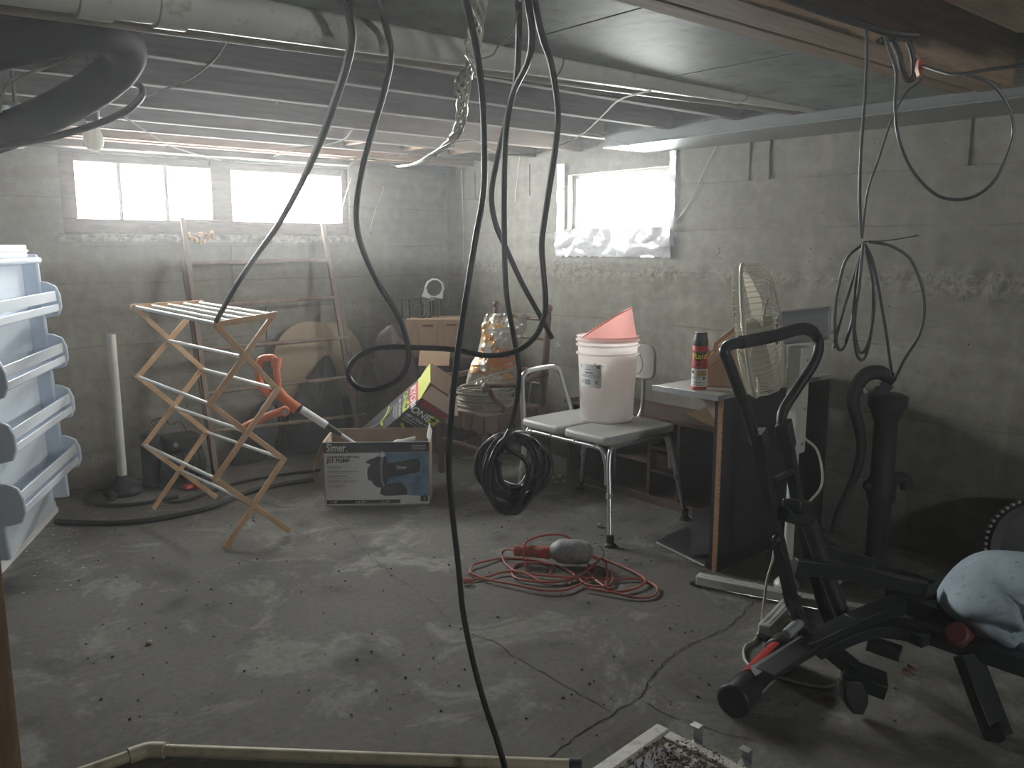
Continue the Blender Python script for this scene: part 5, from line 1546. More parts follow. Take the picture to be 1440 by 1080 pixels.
build(MB().prism([at(1188, 958, 2.50), at(1188, 985, 2.50), at(1200, 1005, 2.50), at(1215, 1006, 2.50), at(1222, 990, 2.50), at(1222, 958, 2.50)], FW * 0.05), 'caster_block', MAT['black_plastic'], ex, bevel=0.006)
build(MB().cyl(at(1090, 675, 2.56), at(1121, 659, 2.70), 0.009, n=12), 'cross_rod', BM, ex)
build(MB().obox(at(1121, 712, 2.64), WD * 0.075 + V(0, 0, -0.02), V(0.3, -0.95, 0) * 0.03, V(0, 0, 0.022)), 'pivot_block', BM, ex, bevel=0.006)
build(MB().cyl(at(1100, 722, 2.56), at(1140, 735, 2.72), 0.022, n=14), 'pivot_tube', BM, ex)
build(MB().ball(at(1092, 757, 2.56), 0.014), 'knob', MAT['black_plastic'], ex)
build(MB().tube([at(1137, 735, 2.70), at(1160, 800, 2.72), at(1190, 880, 2.72)], 0.026, 12), 'damper', MAT['black_plastic'], ex)
build(MB().cyl(at(1106, 892, 2.58), at(1128, 872, 2.62), 0.017, n=14), 'peg', MAT['fan_grey'], ex, bevel=0.004)
build(MB().cyl(at(1172, 820, 2.74), at(1186, 808, 2.78), 0.016, n=14), 'peg', MAT['fan_grey'], ex, bevel=0.004)
# front foot tube
ta, tb = on_z(1032, 985, 0.052), on_z(1102, 912, 0.052)
ft = build(MB().cyl(ta, tb, 0.0405, n=24), 'foot_tube', BM, ex)
td = (tb - ta).normalized()
build(MB().cyl(ta - td * 0.012, ta + td * 0.10, 0.052, n=24), 'end_cap', MAT['black_plastic'], ft, bevel=0.008)
build(MB().cyl(tb - td * 0.05, tb + td * 0.02, 0.052, n=24), 'end_cap', MAT['black_plastic'], ft, bevel=0.008)
sd = td.cross(V(0, 0, 1)).normalized()
if sd.y < 0:
    sd = -sd
build(MB().sheet(lambda u, v: ta + td * (0.13 + 0.26 * u) + (sd * math.cos(1.0 * v + 0.65) + V(0, 0, 1) * math.sin(1.0 * v + 0.65)) * 0.0417, 4, 6, 0.0008), 'red_label', MAT['red'], ft)
# main frame
mf = [on_z(1066, 950, 0.09), at(1140, 905, 2.58), at(1200, 876, 2.62), at(1262, 850, 2.68)]
bar(mf, 0.062, 0.045, 'main_beam')
bar([at(1078, 943, 2.45), at(1140, 902, 2.57)], 0.066, 0.006, 'tread_plate', MAT['black_plastic'])
bar([at(1186, 884, 2.66), at(1262, 850, 2.72)], 0.07, 0.030, 'slide_plate', MAT['black_plastic'])
bar(spline([at(1150, 915, 2.58), at(1200, 893, 2.60), at(1240, 884, 2.62), at(1275, 890, 2.60), at(1300, 900, 2.56)], 3), 0.05, 0.035, 'curved_link', bev=0.002)
bar([at(1230, 880, 2.66), at(1300, 888, 2.60), at(1380, 915, 2.50), at(1470, 945, 2.42)], 0.055, 0.055, 'rear_rail')
bar([at(1120, 796, 2.66), at(1200, 806, 2.70), at(1300, 828, 2.68)], 0.03, 0.05, 'link_bar')
bar([at(1150, 770, 2.82), at(1230, 795, 2.86), at(1330, 830, 2.86)], 0.03, 0.04, 'link_bar')
bar([at(1288, 845, 2.70), at(1338, 818, 2.74)], 0.05, 0.02, 'seat_strut')
bar([at(1225, 905, 2.60), at(1262, 918, 2.56)], 0.06, 0.03, 'pedal')
bar([at(1250, 835, 2.74), at(1310, 862, 2.66), at(1400, 900, 2.6)], 0.06, 0.06, 'rear_body')
lg0, lg1 = at(1362, 925, 2.50), on_z(1402, 1030, 0.020)
bar([lg0, lg1], 0.075, 0.04, 'rear_leg')
build(MB().cyl(lg1 + V(-0.04, -0.012, 0.012), lg1 + V(0.04, 0.012, 0.012), 0.022, n=14), 'end_cap', MAT['black_plastic'], ex)
bar([at(1440, 935, 2.45), on_z(1520, 1010, 0.02)], 0.06, 0.04, 'rear_leg')
build(MB().cyl(at(1345, 890, 2.50), at(1362, 905, 2.60), 0.035, n=18), 'red_knob', MAT['maroon'], ex, bevel=0.008)
build(MB().lathe([(0.10, -0.05), (0.13, -0.04), (0.14, 0.0), (0.13, 0.04), (0.10, 0.05)], at(1410, 845, 2.72), WD, 24), 'flywheel_drum', MAT['black_plastic'], ex)

# blue cloth thrown over the rear of the machine
def cloth():
    c = at(1405, 850, 2.60)
    mb = MB()
    nu, nv = 72, 30
    out = [(-0.165, -0.015), (-0.135, 0.06), (-0.06, 0.135), (0.03, 0.165), (0.14, 0.155), (0.24, 0.12), (0.28, 0.0), (0.22, -0.16), (0.12, -0.165), (0.03, -0.155), (-0.02, -0.125), (-0.06, -0.11), (-0.12, -0.06)]
    P = spline([V(a, b, 0) for a, b in out], 6, closed=True)
    m = len(P)
    vs = []
    rings = 16
    for j in range(rings + 1):
        s = j / rings
        for i, p in enumerate(P):
            k = 1 - s
            x, y = p.x * (k * 0.97 + 0.03), p.y * (k * 0.97 + 0.03)
            dd = 0.16 * math.sqrt(max(0, 1 - k ** 2.4))
            a = math.atan2(p.y, p.x)
            ax, ay = x - 0.015, y + 0.055
            dist = math.hypot(ax, ay)
            fa = math.atan2(ay, ax)
            fold = 0.055 * (abs(math.sin(fa * 3.0 + 1.6 * noise.noise(V(x * 7, y * 7, 1)))) - 0.5) * min(1, dist / 0.06)
            fold += 0.030 * noise.noise(V(x * 8, y * 6, 4)) + 0.018 * abs(noise.noise(V(x * 24, y * 18, 7)))
            fold -= 0.05 * math.exp(-(dist / 0.035) ** 2)
            if j == 0:
                fold *= 0.4
            vs.append(c + RT * x + UP * y - FW * (dd + fold))
    fs = [(j * m + i, j * m + (i + 1) % m, (j + 1) * m + (i + 1) % m, (j + 1) * m + i) for j in range(rings) for i in range(m)]
    fs.append(tuple(rings * m + i for i in range(m)))
    # back: a shallow closing shell so that the cloth wraps its load
    o = len(vs)
    for i, p in enumerate(P):
        vs.append(c + RT * p.x * 0.9 + UP * p.y * 0.9 + FW * 0.10)
    fs += [(i, o + i, o + (i + 1) % m, (i + 1) % m) for i in range(m)]
    fs.append(tuple(o + i for i in range(m))[::-1])
    mb.add(vs, fs)
    return build(mb, 'dust_cloth', MAT['cloth'], angle=80)
cth = tag(cloth(), 'dusty pale blue cloth draped over the rear of the exercise machine', 'cloth')

# knobbly wheel behind the cloth
wc = at(1462, 800, 3.35)
wh = thing('knobbly_wheel', 'dark wheel with knobbly tread leaning by the right wall', 'wheel', V(wc.x, wc.y, 0))
wn = V(-0.80, -0.55, 0.22).normalized()
WR = 0.20
wc.z = max(wc.z, WR * 0.95) + 0.016
build(MB().lathe([(WR - 0.045, -0.025), (WR - 0.01, -0.028), (WR, -0.012), (WR, 0.012), (WR - 0.01, 0.028), (WR - 0.045, 0.025)], wc, wn, 48, close=True), 'tyre', MAT['black_plastic'], wh)
build(MB().lathe([(0.03, -0.03), (WR - 0.05, -0.012), (WR - 0.045, 0.012), (0.03, 0.03)], wc, wn, 40), 'rim', MAT['dark_sheet'], wh)
kn = MB()
wu = wn.orthogonal().normalized(); ww = wn.cross(wu)
for i in range(52):
    a = 2 * math.pi * i / 52
    q = (wu * math.cos(a) + ww * math.sin(a))
    kn.obox(wc + q * (WR + 0.003), q * 0.006, wn.cross(q) * 0.006, wn * 0.014)
build(kn, 'tread_knobs', MAT['zinc'], wh, smooth=False)['kind'] = 'stuff'

# ---------------------------------------------------------------- old hand pump by the right wall
hp0 = V(3.47, 1.62, 0)
hp = thing('hand_pump', 'old dark cast-iron hand water pump with curved handle at right wall', 'hand pump', hp0)
IR = MAT['iron']
def hpx(px, py, x=None):
    return on_plane(px, py, hp0, V(FW.x, FW.y, 0).normalized())
colb, colt = hpx(1232, 800), hpx(1250, 580)
cx_, cy_ = hp0.x, hp0.y
zt = colt.z
build(MB().lathe([(0.075, 0), (0.075, 0.02), (0.046, 0.04), (0.044, 0.30), (0.058, 0.33), (0.060, 0.40), (0.048, 0.43), (0.047, 0.66), (0.060, 0.70), (0.080, 0.74), (0.082, 0.775), (0.06, 0.785)], hp0, n=24), 'column', IR, hp)
build(MB().tube(spline([hp0 + RT * 0.03 + V(0, 0, 0.40), hp0 + RT * 0.08 + V(0, 0, 0.42), hp0 + RT * 0.105 + V(0, 0, 0.40), hp0 + RT * 0.11 + V(0, 0, 0.37)], 5), 0.026, 14), 'spout', IR, hp)
build(MB().ball(hp0 - RT * 0.055 + V(0, 0, 0.385), 0.026), 'side_boss', IR, hp)
han = [(1255, 535), (1238, 524), (1218, 527), (1204, 545), (1200, 570), (1208, 600), (1211, 630), (1204, 665), (1190, 695), (1177, 725), (1172, 747)]
build(MB().tube(spline([hpx(*p) for p in han], 6), [0.032 - 0.018 * min(1, abs(i - 10) / 40) for i in range(61)], 12), 'handle', IR, hp)
build(MB().bar(hpx(1228, 560), hpx(1250, 538), 0.03, 0.05), 'pivot_bracket', IR, hp, bevel=0.006)
build(MB().cyl(hpx(1237, 540), hpx(1246, 575), 0.012, n=10), 'pump_rod', MAT['steel'], hp)
build(MB().cyl(hpx(1212, 545), hpx(1217, 552), 0.012, n=10), 'bolt', MAT['steel'], hp)

# ---------------------------------------------------------------- things on the floor
fx = thing('extension_cord', 'tangled orange extension cord lying on the floor', 'cord', on_z(790, 810))
def fc(pts, r=0.0052):
    rnd = random.Random(int(pts[0][0] * 7))
    P = [on_z(p[0], p[1], (p[2] if len(p) > 2 else 0.006 + 0.010 * rnd.random())) for p in pts]
    build(MB().tube(spline(P, 7), r, 7), 'cord_loop', MAT['orange_rubber'], fx)
fc([(723, 774, 0.058), (714, 772, 0.055), (706, 778, 0.025), (710, 791, 0.0055), (723, 802), (745, 809), (763, 818), (785, 818), (812, 812), (837, 792, 0.045), (845, 786, 0.055), (852, 792, 0.035), (854, 810), (852, 824), (860, 828)])
fc([(659, 817), (685, 811), (714, 804), (754, 808), (800, 812), (852, 815), (897, 814), (923, 825), (919, 838), (892, 840), (861, 833), (821, 827)])
fc([(661, 807), (663, 797), (674, 791), (708, 785, 0.0055), (745, 787, 0.0055), (781, 795, 0.0055), (808, 809), (785, 818), (754, 818), (726, 813), (719, 802), (730, 793, 0.0055), (754, 791, 0.0055), (770, 794, 0.0055), (775, 801, 0.0055), (773, 809)])
fc([(661, 806), (685, 815), (723, 822), (763, 830), (797, 829), (826, 815), (839, 804), (828, 794), (818, 786)])
# (the arch over the lamp handle is added with the lamp below)
fc([(818, 777), (843, 784), (879, 798), (906, 813), (901, 824), (870, 832), (843, 820), (826, 802), (832, 795), (856, 803), (862, 815), (850, 825), (826, 822), (812, 812)])
pg = on_z(652, 817, 0.016)
build(MB().cyl(pg, on_z(664, 816, 0.014), 0.015, 0.009, 12), 'plug', MAT['orange_rubber'], fx, bevel=0.003)
for s in (-0.006, 0.006):
    build(MB().cyl(pg + V(0, s, 0), pg + V(0, s, 0) + (pg - on_z(664, 816, 0.014)).normalized() * 0.02, 0.0022, n=6), 'prong', MAT['steel'], fx)
wl0, wl1 = on_z(722, 774, 0.058), on_z(806, 779, 0.058)
wd = (wl1 - wl0).normalized()
ws = V(wd.y, -wd.x, 0)
if ws.dot(V(wl0.x, wl0.y, 0)) > 0:
    ws = -ws                                  # towards the camera
arch = [(0.075, 0.085, 0.006), (0.060, 0.060, 0.030), (0.050, 0.030, 0.078), (0.055, 0.0, 0.096), (0.075, -0.03, 0.104), (0.13, -0.07, 0.112), (0.21, -0.095, 0.108), (0.28, -0.10, 0.07), (0.34, -0.09, 0.02), (0.38, -0.07, 0.006)]
build(MB().tube(spline([V(wl0.x, wl0.y, 0) + wd * a + ws * b + V(0, 0, z) for a, b, z in arch], 7), 0.0052, 7), 'cord_loop', MAT['orange_rubber'], fx)
wl = thing('work_lamp', 'grey metal inspection lamp with orange handle lying on the cord', 'work lamp', on_z(770, 790))
build(MB().lathe([(0.012, 0), (0.024, 0.006), (0.026, 0.03), (0.024, 0.035), (0.026, 0.04), (0.024, 0.05), (0.026, 0.06), (0.025, 0.10), (0.028, 0.11), (0.028, 0.165), (0.022, 0.17)], wl0, wd, 20), 'handle', MAT['orange_rubber'], wl)
lv = wl0 + wd * 0.135 - FW * 0.0265
build(MB().cyl(lv, lv - FW * 0.002, 0.018, n=16), 'socket_face', MAT['red'], wl)
build(MB().lathe([(0.022, 0.165), (0.034, 0.175), (0.052, 0.205), (0.055, 0.22), (0.055, 0.30), (0.046, 0.335), (0.020, 0.352), (0.001, 0.355)], wl0 + V(0, 0, 0.010), wd, 28), 'lamp_guard', MAT['zinc'], wl)
hk = wl0 + wd * 0.35
build(MB().tube(spline([hk + V(0, 0, 0.03), hk + wd * 0.03 + V(0, 0, 0.045), hk + wd * 0.05 + V(0, 0, 0.02), hk + wd * 0.045 + V(0, 0, -0.015)], 5), 0.0028, 6), 'hook', MAT['steel'], wl)

ds = thing('metal_sheet', 'dark metal sheet lying on the floor before the small desk', 'sheet', on_z(965, 775))
build(MB().prism([on_z(*p) + V(0, 0, 0.001) for p in ((924, 762), (992, 795.5), (1001, 771), (965, 742))], V(0, 0, 0.005)), 'sheet', MAT['dark_sheet'], ds, bevel=0.001)
build(MB().cyl(on_z(924, 763, 0.006), on_z(991, 796, 0.006), 0.005, n=8), 'rolled_edge', MAT['steel'], ds)
pan = MB().sheet(lambda u, v: on_z(972 + 32 * u, 786 - 40 * v) + V(0, 0, 0.012 + 0.10 * v * v + 0.02 * u), 6, 8, 0.003)
tag(build(pan, 'dust_pan', MAT['dark_sheet']), 'black curved pan propped against the desk end panel', 'pan')

# yellowed pipe on the floor close by
fpz = 0.018
pa, pb, pcn = on_z(800, 1076, fpz), on_z(208, 1054, fpz), on_z(100, 1092, fpz)
fpp = thing('floor_pipe', 'yellowed plastic pipe with elbow lying along the floor', 'pipe', V(pb.x, pb.y, 0))
build(MB().cyl(pb, pa, 0.0165, n=16), 'pipe', MAT['old_pvc'], fpp)
build(MB().cyl(pb, pcn, 0.0165, n=16), 'pipe', MAT['old_pvc'], fpp)
d1, d2 = (pa - pb).normalized(), (pcn - pb).normalized()
build(MB().tube(spline([pb + d1 * 0.05, pb + d1 * 0.02, pb + (d1 + d2) * 0.004, pb + d2 * 0.02, pb + d2 * 0.05], 5), 0.0215, 16), 'elbow', MAT['old_pvc'], fpp)
build(MB().cyl(pa, pa + d1 * 0.035, 0.0200, n=16), 'coupling', MAT['iron'], fpp, bevel=0.003)

# enamel panel with debris, bottom
T0, TL_, TR_ = on_z(924, 1018, 0.03), on_z(811, 1096, 0.03), on_z(1030, 1075, 0.03)
tu, tv = (TL_ - T0).normalized(), (TR_ - T0).normalized()
tv = (tv - tu * tv.dot(tu)).normalized()
tw, tl = 0.34, 0.62
tray = thing('enamel_panel', 'chipped white enamel oven panel covered with dry debris', 'panel', T0 + tu * 0.2 + tv * 0.15)
TZ = V(0, 0, 1)
def tb_(u0, u1, v0, v1, z0, z1):
    c = [V(T0.x, T0.y, 0) + tu * u + tv * v + V(0, 0, z) for z in (z0, z1) for (u, v) in ((u0, v0), (u1, v0), (u1, v1), (u0, v1))]
    return MB().add(c, [(3, 2, 1, 0), (4, 5, 6, 7), (0, 1, 5, 4), (1, 2, 6, 5), (2, 3, 7, 6), (3, 0, 4, 7)])
build(tb_(0, tl, 0, tw, 0.002, 0.022), 'base', MAT['enamel'], tray, bevel=0.004)
build(tb_(0, tl, 0, 0.045, 0.02, 0.034), 'raised_edge', MAT['enamel'], tray, bevel=0.005)
build(tb_(0.0, 0.04, 0.045, tw, 0.02, 0.030), 'raised_edge', MAT['enamel'], tray, bevel=0.005)
build(tb_(0.07, tl - 0.03, 0.06, 0.16, 0.021, 0.026), 'dark_inset', MAT['slate'], tray, bevel=0.002)
build(tb_(0.055, 0.10, 0.18, 0.30, 0.021, 0.027), 'dark_inset', MAT['slate'], tray, bevel=0.002)
for v, u, h in ((0.10, -0.035, 0.05), (0.245, -0.05, 0.035)):
    b_ = build(tb_(u, 0.0, v, v + 0.03, 0.004, 0.012), 'clip', MAT['steel'], tray, bevel=0.002)
    build(tb_(u - 0.004, u, v, v + 0.03, 0.004, 0.012 + h), 'clip_tab', MAT['steel'], b_, bevel=0.001)
    build(tb_(u - 0.004, u + 0.022, v, v + 0.03, 0.012 + h, 0.015 + h), 'clip_tab', MAT['steel'], b_, bevel=0.001)
rnd = random.Random(11)
db = MB()
for k in range(520):
    u, v = abs(rnd.gauss(0.13, 0.10)), rnd.gauss(0.15, 0.06)
    if rnd.random() < 0.35:
        u, v = rnd.uniform(0.0, 0.3), rnd.uniform(0.0, tw)
    if not (0 < u < tl and 0.0 < v < tw):
        continue
    c = V(T0.x, T0.y, 0) + tu * u + tv * v + V(0, 0, 0.028 + rnd.uniform(0, 0.012) * math.exp(-((u - 0.13) ** 2 + (v - 0.15) ** 2) / 0.006))
    a = V(rnd.uniform(-1, 1), rnd.uniform(-1, 1), rnd.uniform(-0.5, 0.5)).normalized()
    b = a.orthogonal().normalized()
    db.obox(c, a * rnd.uniform(0.0015, 0.0065), b * rnd.uniform(0.001, 0.0035), a.cross(b) * 0.0010)
o = build(db, 'dry_debris', MAT['debris'], tray, smooth=False)
o['kind'] = 'stuff'

# crumbs, chips and grit
def scatter(name, mat, pts, label, cat, lo, hi):
    mb = MB()
    for p in pts:
        q = on_z(*p)
        s = rnd.uniform(lo, hi)
        mb.ball(q + V(0, 0, s * 0.35), s * rnd.uniform(0.8, 1.4), s * rnd.uniform(0.6, 1.1), s * 0.5, 6, 4)
    o = build(mb, name, mat)
    o['kind'] = 'stuff'
    o['label'], o['category'] = label, cat
rnd = random.Random(21)
scatter('paint_chips', MAT['chip'], [(rnd.gauss(70, 28), rnd.gauss(775, 32)) for _ in range(60)], 'tiny white paint chips scattered on the floor below the freezer door', 'chips', 0.002, 0.006)
scatter('floor_grit', MAT['grit'], [(rnd.uniform(100, 1300), rnd.uniform(720, 1040)) for _ in range(230)] + [(rnd.uniform(640, 960), rnd.uniform(690, 790)) for _ in range(60)], 'dark grit and crumbs scattered over the concrete floor', 'grit', 0.002, 0.0055)
for (px, py, s, lab) in ((843, 741, 0.016, 'pale pebble lying near the bench foot'), (210, 905, 0.012, 'small pale pebble alone on the bare floor'), (800, 821, 0.010, 'cream crumb of stone inside the orange cord tangle')):
    q = on_z(px, py)
    mb = MB().ball(q + V(0, 0, s * 0.55), s, s * 0.8, s * 0.6, 10, 7)
    for v in mb.v:
        v += V(1, 1, 0.4) * (noise.noise(v * 70) * s * 0.35)
    tag(build(mb, 'pebble', MAT['stone']), lab, 'pebble')
rnd = random.Random(5)
for k, (px, py) in enumerate(((777, 673), (786, 671), (793, 679), (783, 681), (770, 678))):
    q = on_z(px, py)
    s = rnd.uniform(0.012, 0.02)
    mb = MB().ball(q + V(0, 0, s * 0.5), s, s * 0.8, s * 0.6, 9, 6)
    for v in mb.v:
        v += V(1, 1, 0.4) * (noise.noise(v * 60) * s * 0.4)
    tag(build(mb, 'plaster_lump', MAT['stone']), 'cream plaster lump on the dark floor behind the transfer bench', 'lump', 'plaster lumps behind the bench')
pw = MB()
pc0 = on_z(1198, 940, 0.02)
pw.sheet(lambda u, v: pc0 + V((u - 0.5) * 0.07, (v - 0.5) * 0.06, 0.005 + 0.02 * noise.noise(V(u * 3, v * 3, 1)) + 0.015 * math.sin(u * 5)), 8, 8, 0.001)
tag(build(pw, 'paper_scrap', MAT['print_white'], angle=25), 'crumpled white paper scrap under the exercise machine', 'paper')
lf = MB().sheet(lambda u, v: on_z(1278, 948) + V((u - 0.5) * 0.05, (v - 0.5) * 0.03, 0.006 + 0.012 * abs(math.sin(u * 5)) * (0.4 + v)), 8, 4, 0.001)
tag(build(lf, 'dead_leaf', MAT['debris']), 'curled brown dead leaf on the floor by the machine', 'leaf')

# timber post close to the camera, lower left
pe = at(19, 935, 1.02)
pdir = V(pe.x, pe.y, 0).normalized()
pside = V(pdir.y, -pdir.x, 0)
pp0 = V(pe.x, pe.y, 0) - pside * 0.052
po = MB()
for z0, z1 in ((0.0, ZC),):
    po.obox(pp0 + V(0, 0, ZC / 2), pside * 0.05, pdir * 0.045, V(0, 0, ZC / 2))
post = build(po, 'support_post', MAT['post'], bevel=0.004)
tag(post, 'brown timber support post between floor and joists', 'post')

# ---------------------------------------------------------------- hanging cables
def cable(pts, r, label, mat='rubber', name='hanging_cable', k=8, n=9, extra=None):
    P = spline([on_d(*p) for p in pts], k)
    for p in P:
        p.z = min(p.z, ZC - 0.006)
    return tag(build(MB().tube(P, r, n), name, MAT[mat]), label, 'cable')
cable([(486, -60, 2.05), (488, -20, 2.1), (492, 20, 2.15), (495, 50, 2.2), (488, 90, 2.3), (470, 145, 2.5), (452, 195, 2.7), (432, 240, 2.95), (412, 280, 3.2), (390, 318, 3.4), (360, 360, 3.6), (330, 405, 3.75), (304, 452, 3.88)], 0.0115, 'thick black cable slanting from the ceiling down to the drying rack')
cable([(528, -60, 2.1), (533, 0, 2.2), (545, 45, 2.3), (550, 80, 2.35), (540, 130, 2.42), (522, 190, 2.5), (508, 245, 2.55), (501, 300, 2.6), (508, 345, 2.62), (530, 395, 2.65), (555, 435, 2.66), (570, 470, 2.68), (574, 505, 2.68), (562, 532, 2.68), (535, 546, 2.68), (508, 547, 2.70), (492, 533, 2.72), (492, 515, 2.73), (508, 498, 2.74), (540, 489, 2.74), (590, 489, 2.72), (640, 492, 2.68), (685, 500, 2.64), (725, 494, 2.60), (752, 474, 2.58), (765, 445, 2.56), (767, 420, 2.55), (764, 380, 2.54), (762, 340, 2.52), (770, 280, 2.48), (782, 200, 2.42), (784, 150, 2.38), (775, 90, 2.3), (762, 50, 2.22), (752, 0, 2.1), (746, -60, 2.0)], 0.0088, 'black cable sweeping in a low loop between two ceiling points')
cable([(640, -70, 1.84), (655, 0, 1.90), (668, 60, 1.96), (678, 130, 2.03), (681, 200, 2.1), (680, 270, 2.1), (668, 340, 2.1), (655, 420, 2.1), (643, 500, 2.1), (635, 580, 2.1), (631, 650, 2.1), (636, 720, 2.1), (645, 800, 2.1), (651, 860, 2.1), (664, 925, 2.1), (680, 985, 2.06), (700, 1045, 1.99), (711, 1085, 1.94), (722, 1136, 1.90)], 0.0078, 'long black cable hanging from ceiling to floor in mid-room')
cable([(727, -60, 2.0), (729, 0, 2.1), (729, 60, 2.2), (725, 115, 2.3), (712, 170, 2.4), (698, 230, 2.5), (691, 275, 2.55), (697, 315, 2.6), (712, 350, 2.65), (735, 400, 2.72), (760, 445, 2.8), (776, 475, 2.85)], 0.0085, 'black cable with a frayed wire end pointing toward right wall')
fr = thing('frayed_end', 'bare silvery wire strands at the end of hanging cable', 'wire', on_d(782, 482, 2.86))
for k in range(4):
    s = on_d(775, 473, 2.85)
    build(MB().tube(spline([s, on_d(780, 480 + 2 * k, 2.86), on_d(784 + k, 483 + k, 2.87), on_d(789 - 2 * k, 488 - 2 * k, 2.88)], 4), 0.0016, 5), 'strand', MAT['wire'], fr)
cable([(734, -60, 1.90), (742, 0, 2.0), (748, 45, 2.08), (743, 85, 2.16), (722, 130, 2.28), (712, 180, 2.34), (709, 250, 2.42), (709, 330, 2.5), (712, 410, 2.6), (722, 470, 2.7), (730, 520, 2.78), (727, 560, 2.84), (718, 600, 2.88), (714, 618, 2.9)], 0.0085, 'black cable hanging down to the heavy cable coil')
# heavy coil hanging from that cable
kc = on_d(722, 662, 2.9)
kf = V(kc.x, kc.y, 0).normalized()
kr = V(kf.y, -kf.x, 0)
coil = thing('cable_coil', 'heavy coil of black cable hanging in front of the transfer bench', 'cable', kc - V(0, 0, 0.14))
rnd = random.Random(31)
for k in range(13):
    rx, rz = rnd.uniform(0.085, 0.145), rnd.uniform(0.095, 0.148)
    yaw, roll = rnd.uniform(-0.9, 0.9), rnd.uniform(-0.7, 0.7)
    off = V(rnd.uniform(-0.02, 0.02), 0, 0)
    ring = []
    for i in range(20):
        a = 2 * math.pi * i / 20
        x, z = rx * math.cos(a), rz * math.sin(a) + (0.135 - rz)
        x, z = x * math.cos(roll) - z * math.sin(roll), x * math.sin(roll) + z * math.cos(roll)
        ring.append(kc + kr * (x * math.cos(yaw)) + kf * (x * math.sin(yaw) + rnd.uniform(-0.012, 0.012)) + V(0, 0, z))
    build(MB().tube(spline(ring, 3, closed=True), 0.0095, 8, closed=True), 'turn', MAT['rubber'], coil)
build(MB().tube(spline([kc + V(0, 0, 0.17), kc + kr * -0.03 + V(0, 0, 0.11) - kf * 0.05, kc + kr * 0.05 + V(0, 0, 0.04) - kf * 0.07, kc + kr * 0.02 + V(0, 0, -0.10) - kf * 0.05, kc + kr * -0.03 + V(0, 0, -0.15) - kf * 0.03], 6), 0.009, 8), 'tail', MAT['rubber'], coil)
for k in range(1):
    q = kc + kr * (-0.05 + 0.05 * k) + V(0, 0, 0.06 - 0.05 * k) - kf * 0.08
    build(MB().cyl(q, q + kr * 0.012 + V(0, 0, 0.02), 0.012, n=10), 'tape_wrap', MAT['greycable'], coil)

# bundle of twisted galvanised wire
path = spline([on_d(*p) for p in ((680, -40, 1.9), (676, 0, 1.95), (672, 30, 2.0), (665, 62, 2.05), (664, 92, 2.1), (652, 112, 2.15), (650, 145, 2.25), (647, 175, 2.4), (634, 198, 2.6), (612, 215, 2.9), (585, 230, 3.2), (560, 234, 3.5))], 8)
for p in path:
    p.z = min(p.z, ZC - 0.03)
wb = thing('wire_bundle', 'twisted bundle of pale galvanised wire hanging from the ceiling', 'wire', path[-1])
for k in range(5):
    tw = []
    for i, p in enumerate(path):
        a = i * 0.30 + k * 1.2566
        s = 0.013 * (1 - 0.55 * max(0, (i - 55) / 35)) * (1.35 if 18 < i < 26 or 38 < i < 46 else 1)
        tw.append(p + RT * math.cos(a) * s + FW * math.sin(a) * s)
    build(MB().tube(tw, 0.0036, 6), 'strand', MAT['wire'], wb)
for i in (28, 44, 62):
    build(MB().tube([path[i] + RT * 0.017 * math.cos(a) + FW * 0.017 * math.sin(a) for a in [0.7 * j for j in range(9)]], 0.0025, 5, closed=True), 'tie', MAT['wire'], wb)
def thin(pts, r, label, mat='wire', name='loose_wire'):
    return tag(build(MB().tube(spline([on_d(*p) for p in pts], 6), r, 5), name, MAT[mat]), label, 'wire')
thin([(560, 234, 3.5), (535, 226, 3.6), (505, 222, 3.7), (470, 224, 3.9), (445, 222, 4.0)], 0.0035, 'pale wire running from the twisted bundle toward the wide window')
thin([(640, 205, 2.8), (600, 215, 3.0), (560, 220, 3.3), (515, 221, 3.6), (500, 224, 3.7), (490, 235, 3.8)], 0.003, 'thin wire sagging beside the tail of the twisted bundle')
thin([(630, 203, 2.7), (668, 198, 3.0), (690, 212, 3.3), (720, 218, 3.5), (760, 214, 3.6), (785, 206, 3.7), (820, 188, 3.6), (850, 160, 3.2), (872, 140, 2.9), (915, 127, 2.6)], 0.003, 'thin wire drooping across the joists toward small window', 'rope')
thin([(820, 188, 3.6), (840, 190, 3.7), (868, 200, 4.0), (895, 207, 4.3)], 0.0025, 'short thin wire ending above the small window', 'rope')
thin([(318, 60, 2.3), (300, 85, 2.4), (265, 112, 2.6), (225, 128, 2.8), (205, 137, 3.0)], 0.003, 'thin pale wire sloping from the drain pipe to the hose loop', 'rope')
thin([(175, 165, 2.9), (205, 185, 3.2), (240, 205, 3.6), (280, 218, 4.2), (310, 225, 4.7)], 0.003, 'thin pale wire sloping down to the wide window frame', 'rope')
thin([(385, 220, 4.2), (420, 208, 3.9), (460, 203, 3.7), (485, 195, 3.5), (495, 183, 3.3)], 0.003, 'thin pale wire curving over the right half of wide window', 'rope')
thin([(728, 15, 2.0), (720, 45, 2.05), (700, 66, 2.1), (692, 78, 2.12), (672, 84, 2.12)], 0.0025, 'short curly wire branching off the twisted bundle', 'rope')
def web(pts, label, back=False):
    P = [on_y(x, y, YW - 0.010) if back else on_x(x, y, XW - 0.010) for x, y in pts]
    return tag(build(MB().tube(spline(P, 5), 0.0022, 5), 'cobweb_strand', MAT['web']), label, 'cobweb')
web([(649, 240), (651, 300), (652, 330), (652, 368)], 'dusty cobweb string hanging in the corner beside the chest')
web([(731, 219), (727, 255), (725, 268), (725, 285)], 'dusty cobweb string dangling from the joists near small window')
web([(494, 250), (488, 268), (482, 290)], 'dusty cobweb string at the right jamb of wide window', True)
web([(540, 262), (528, 295), (520, 325)], 'faint slanted cobweb string right of the wide window', True)
web([(1010, 200), (990, 240), (972, 280), (950, 312)], 'fine cobweb string slanting beside the small window')
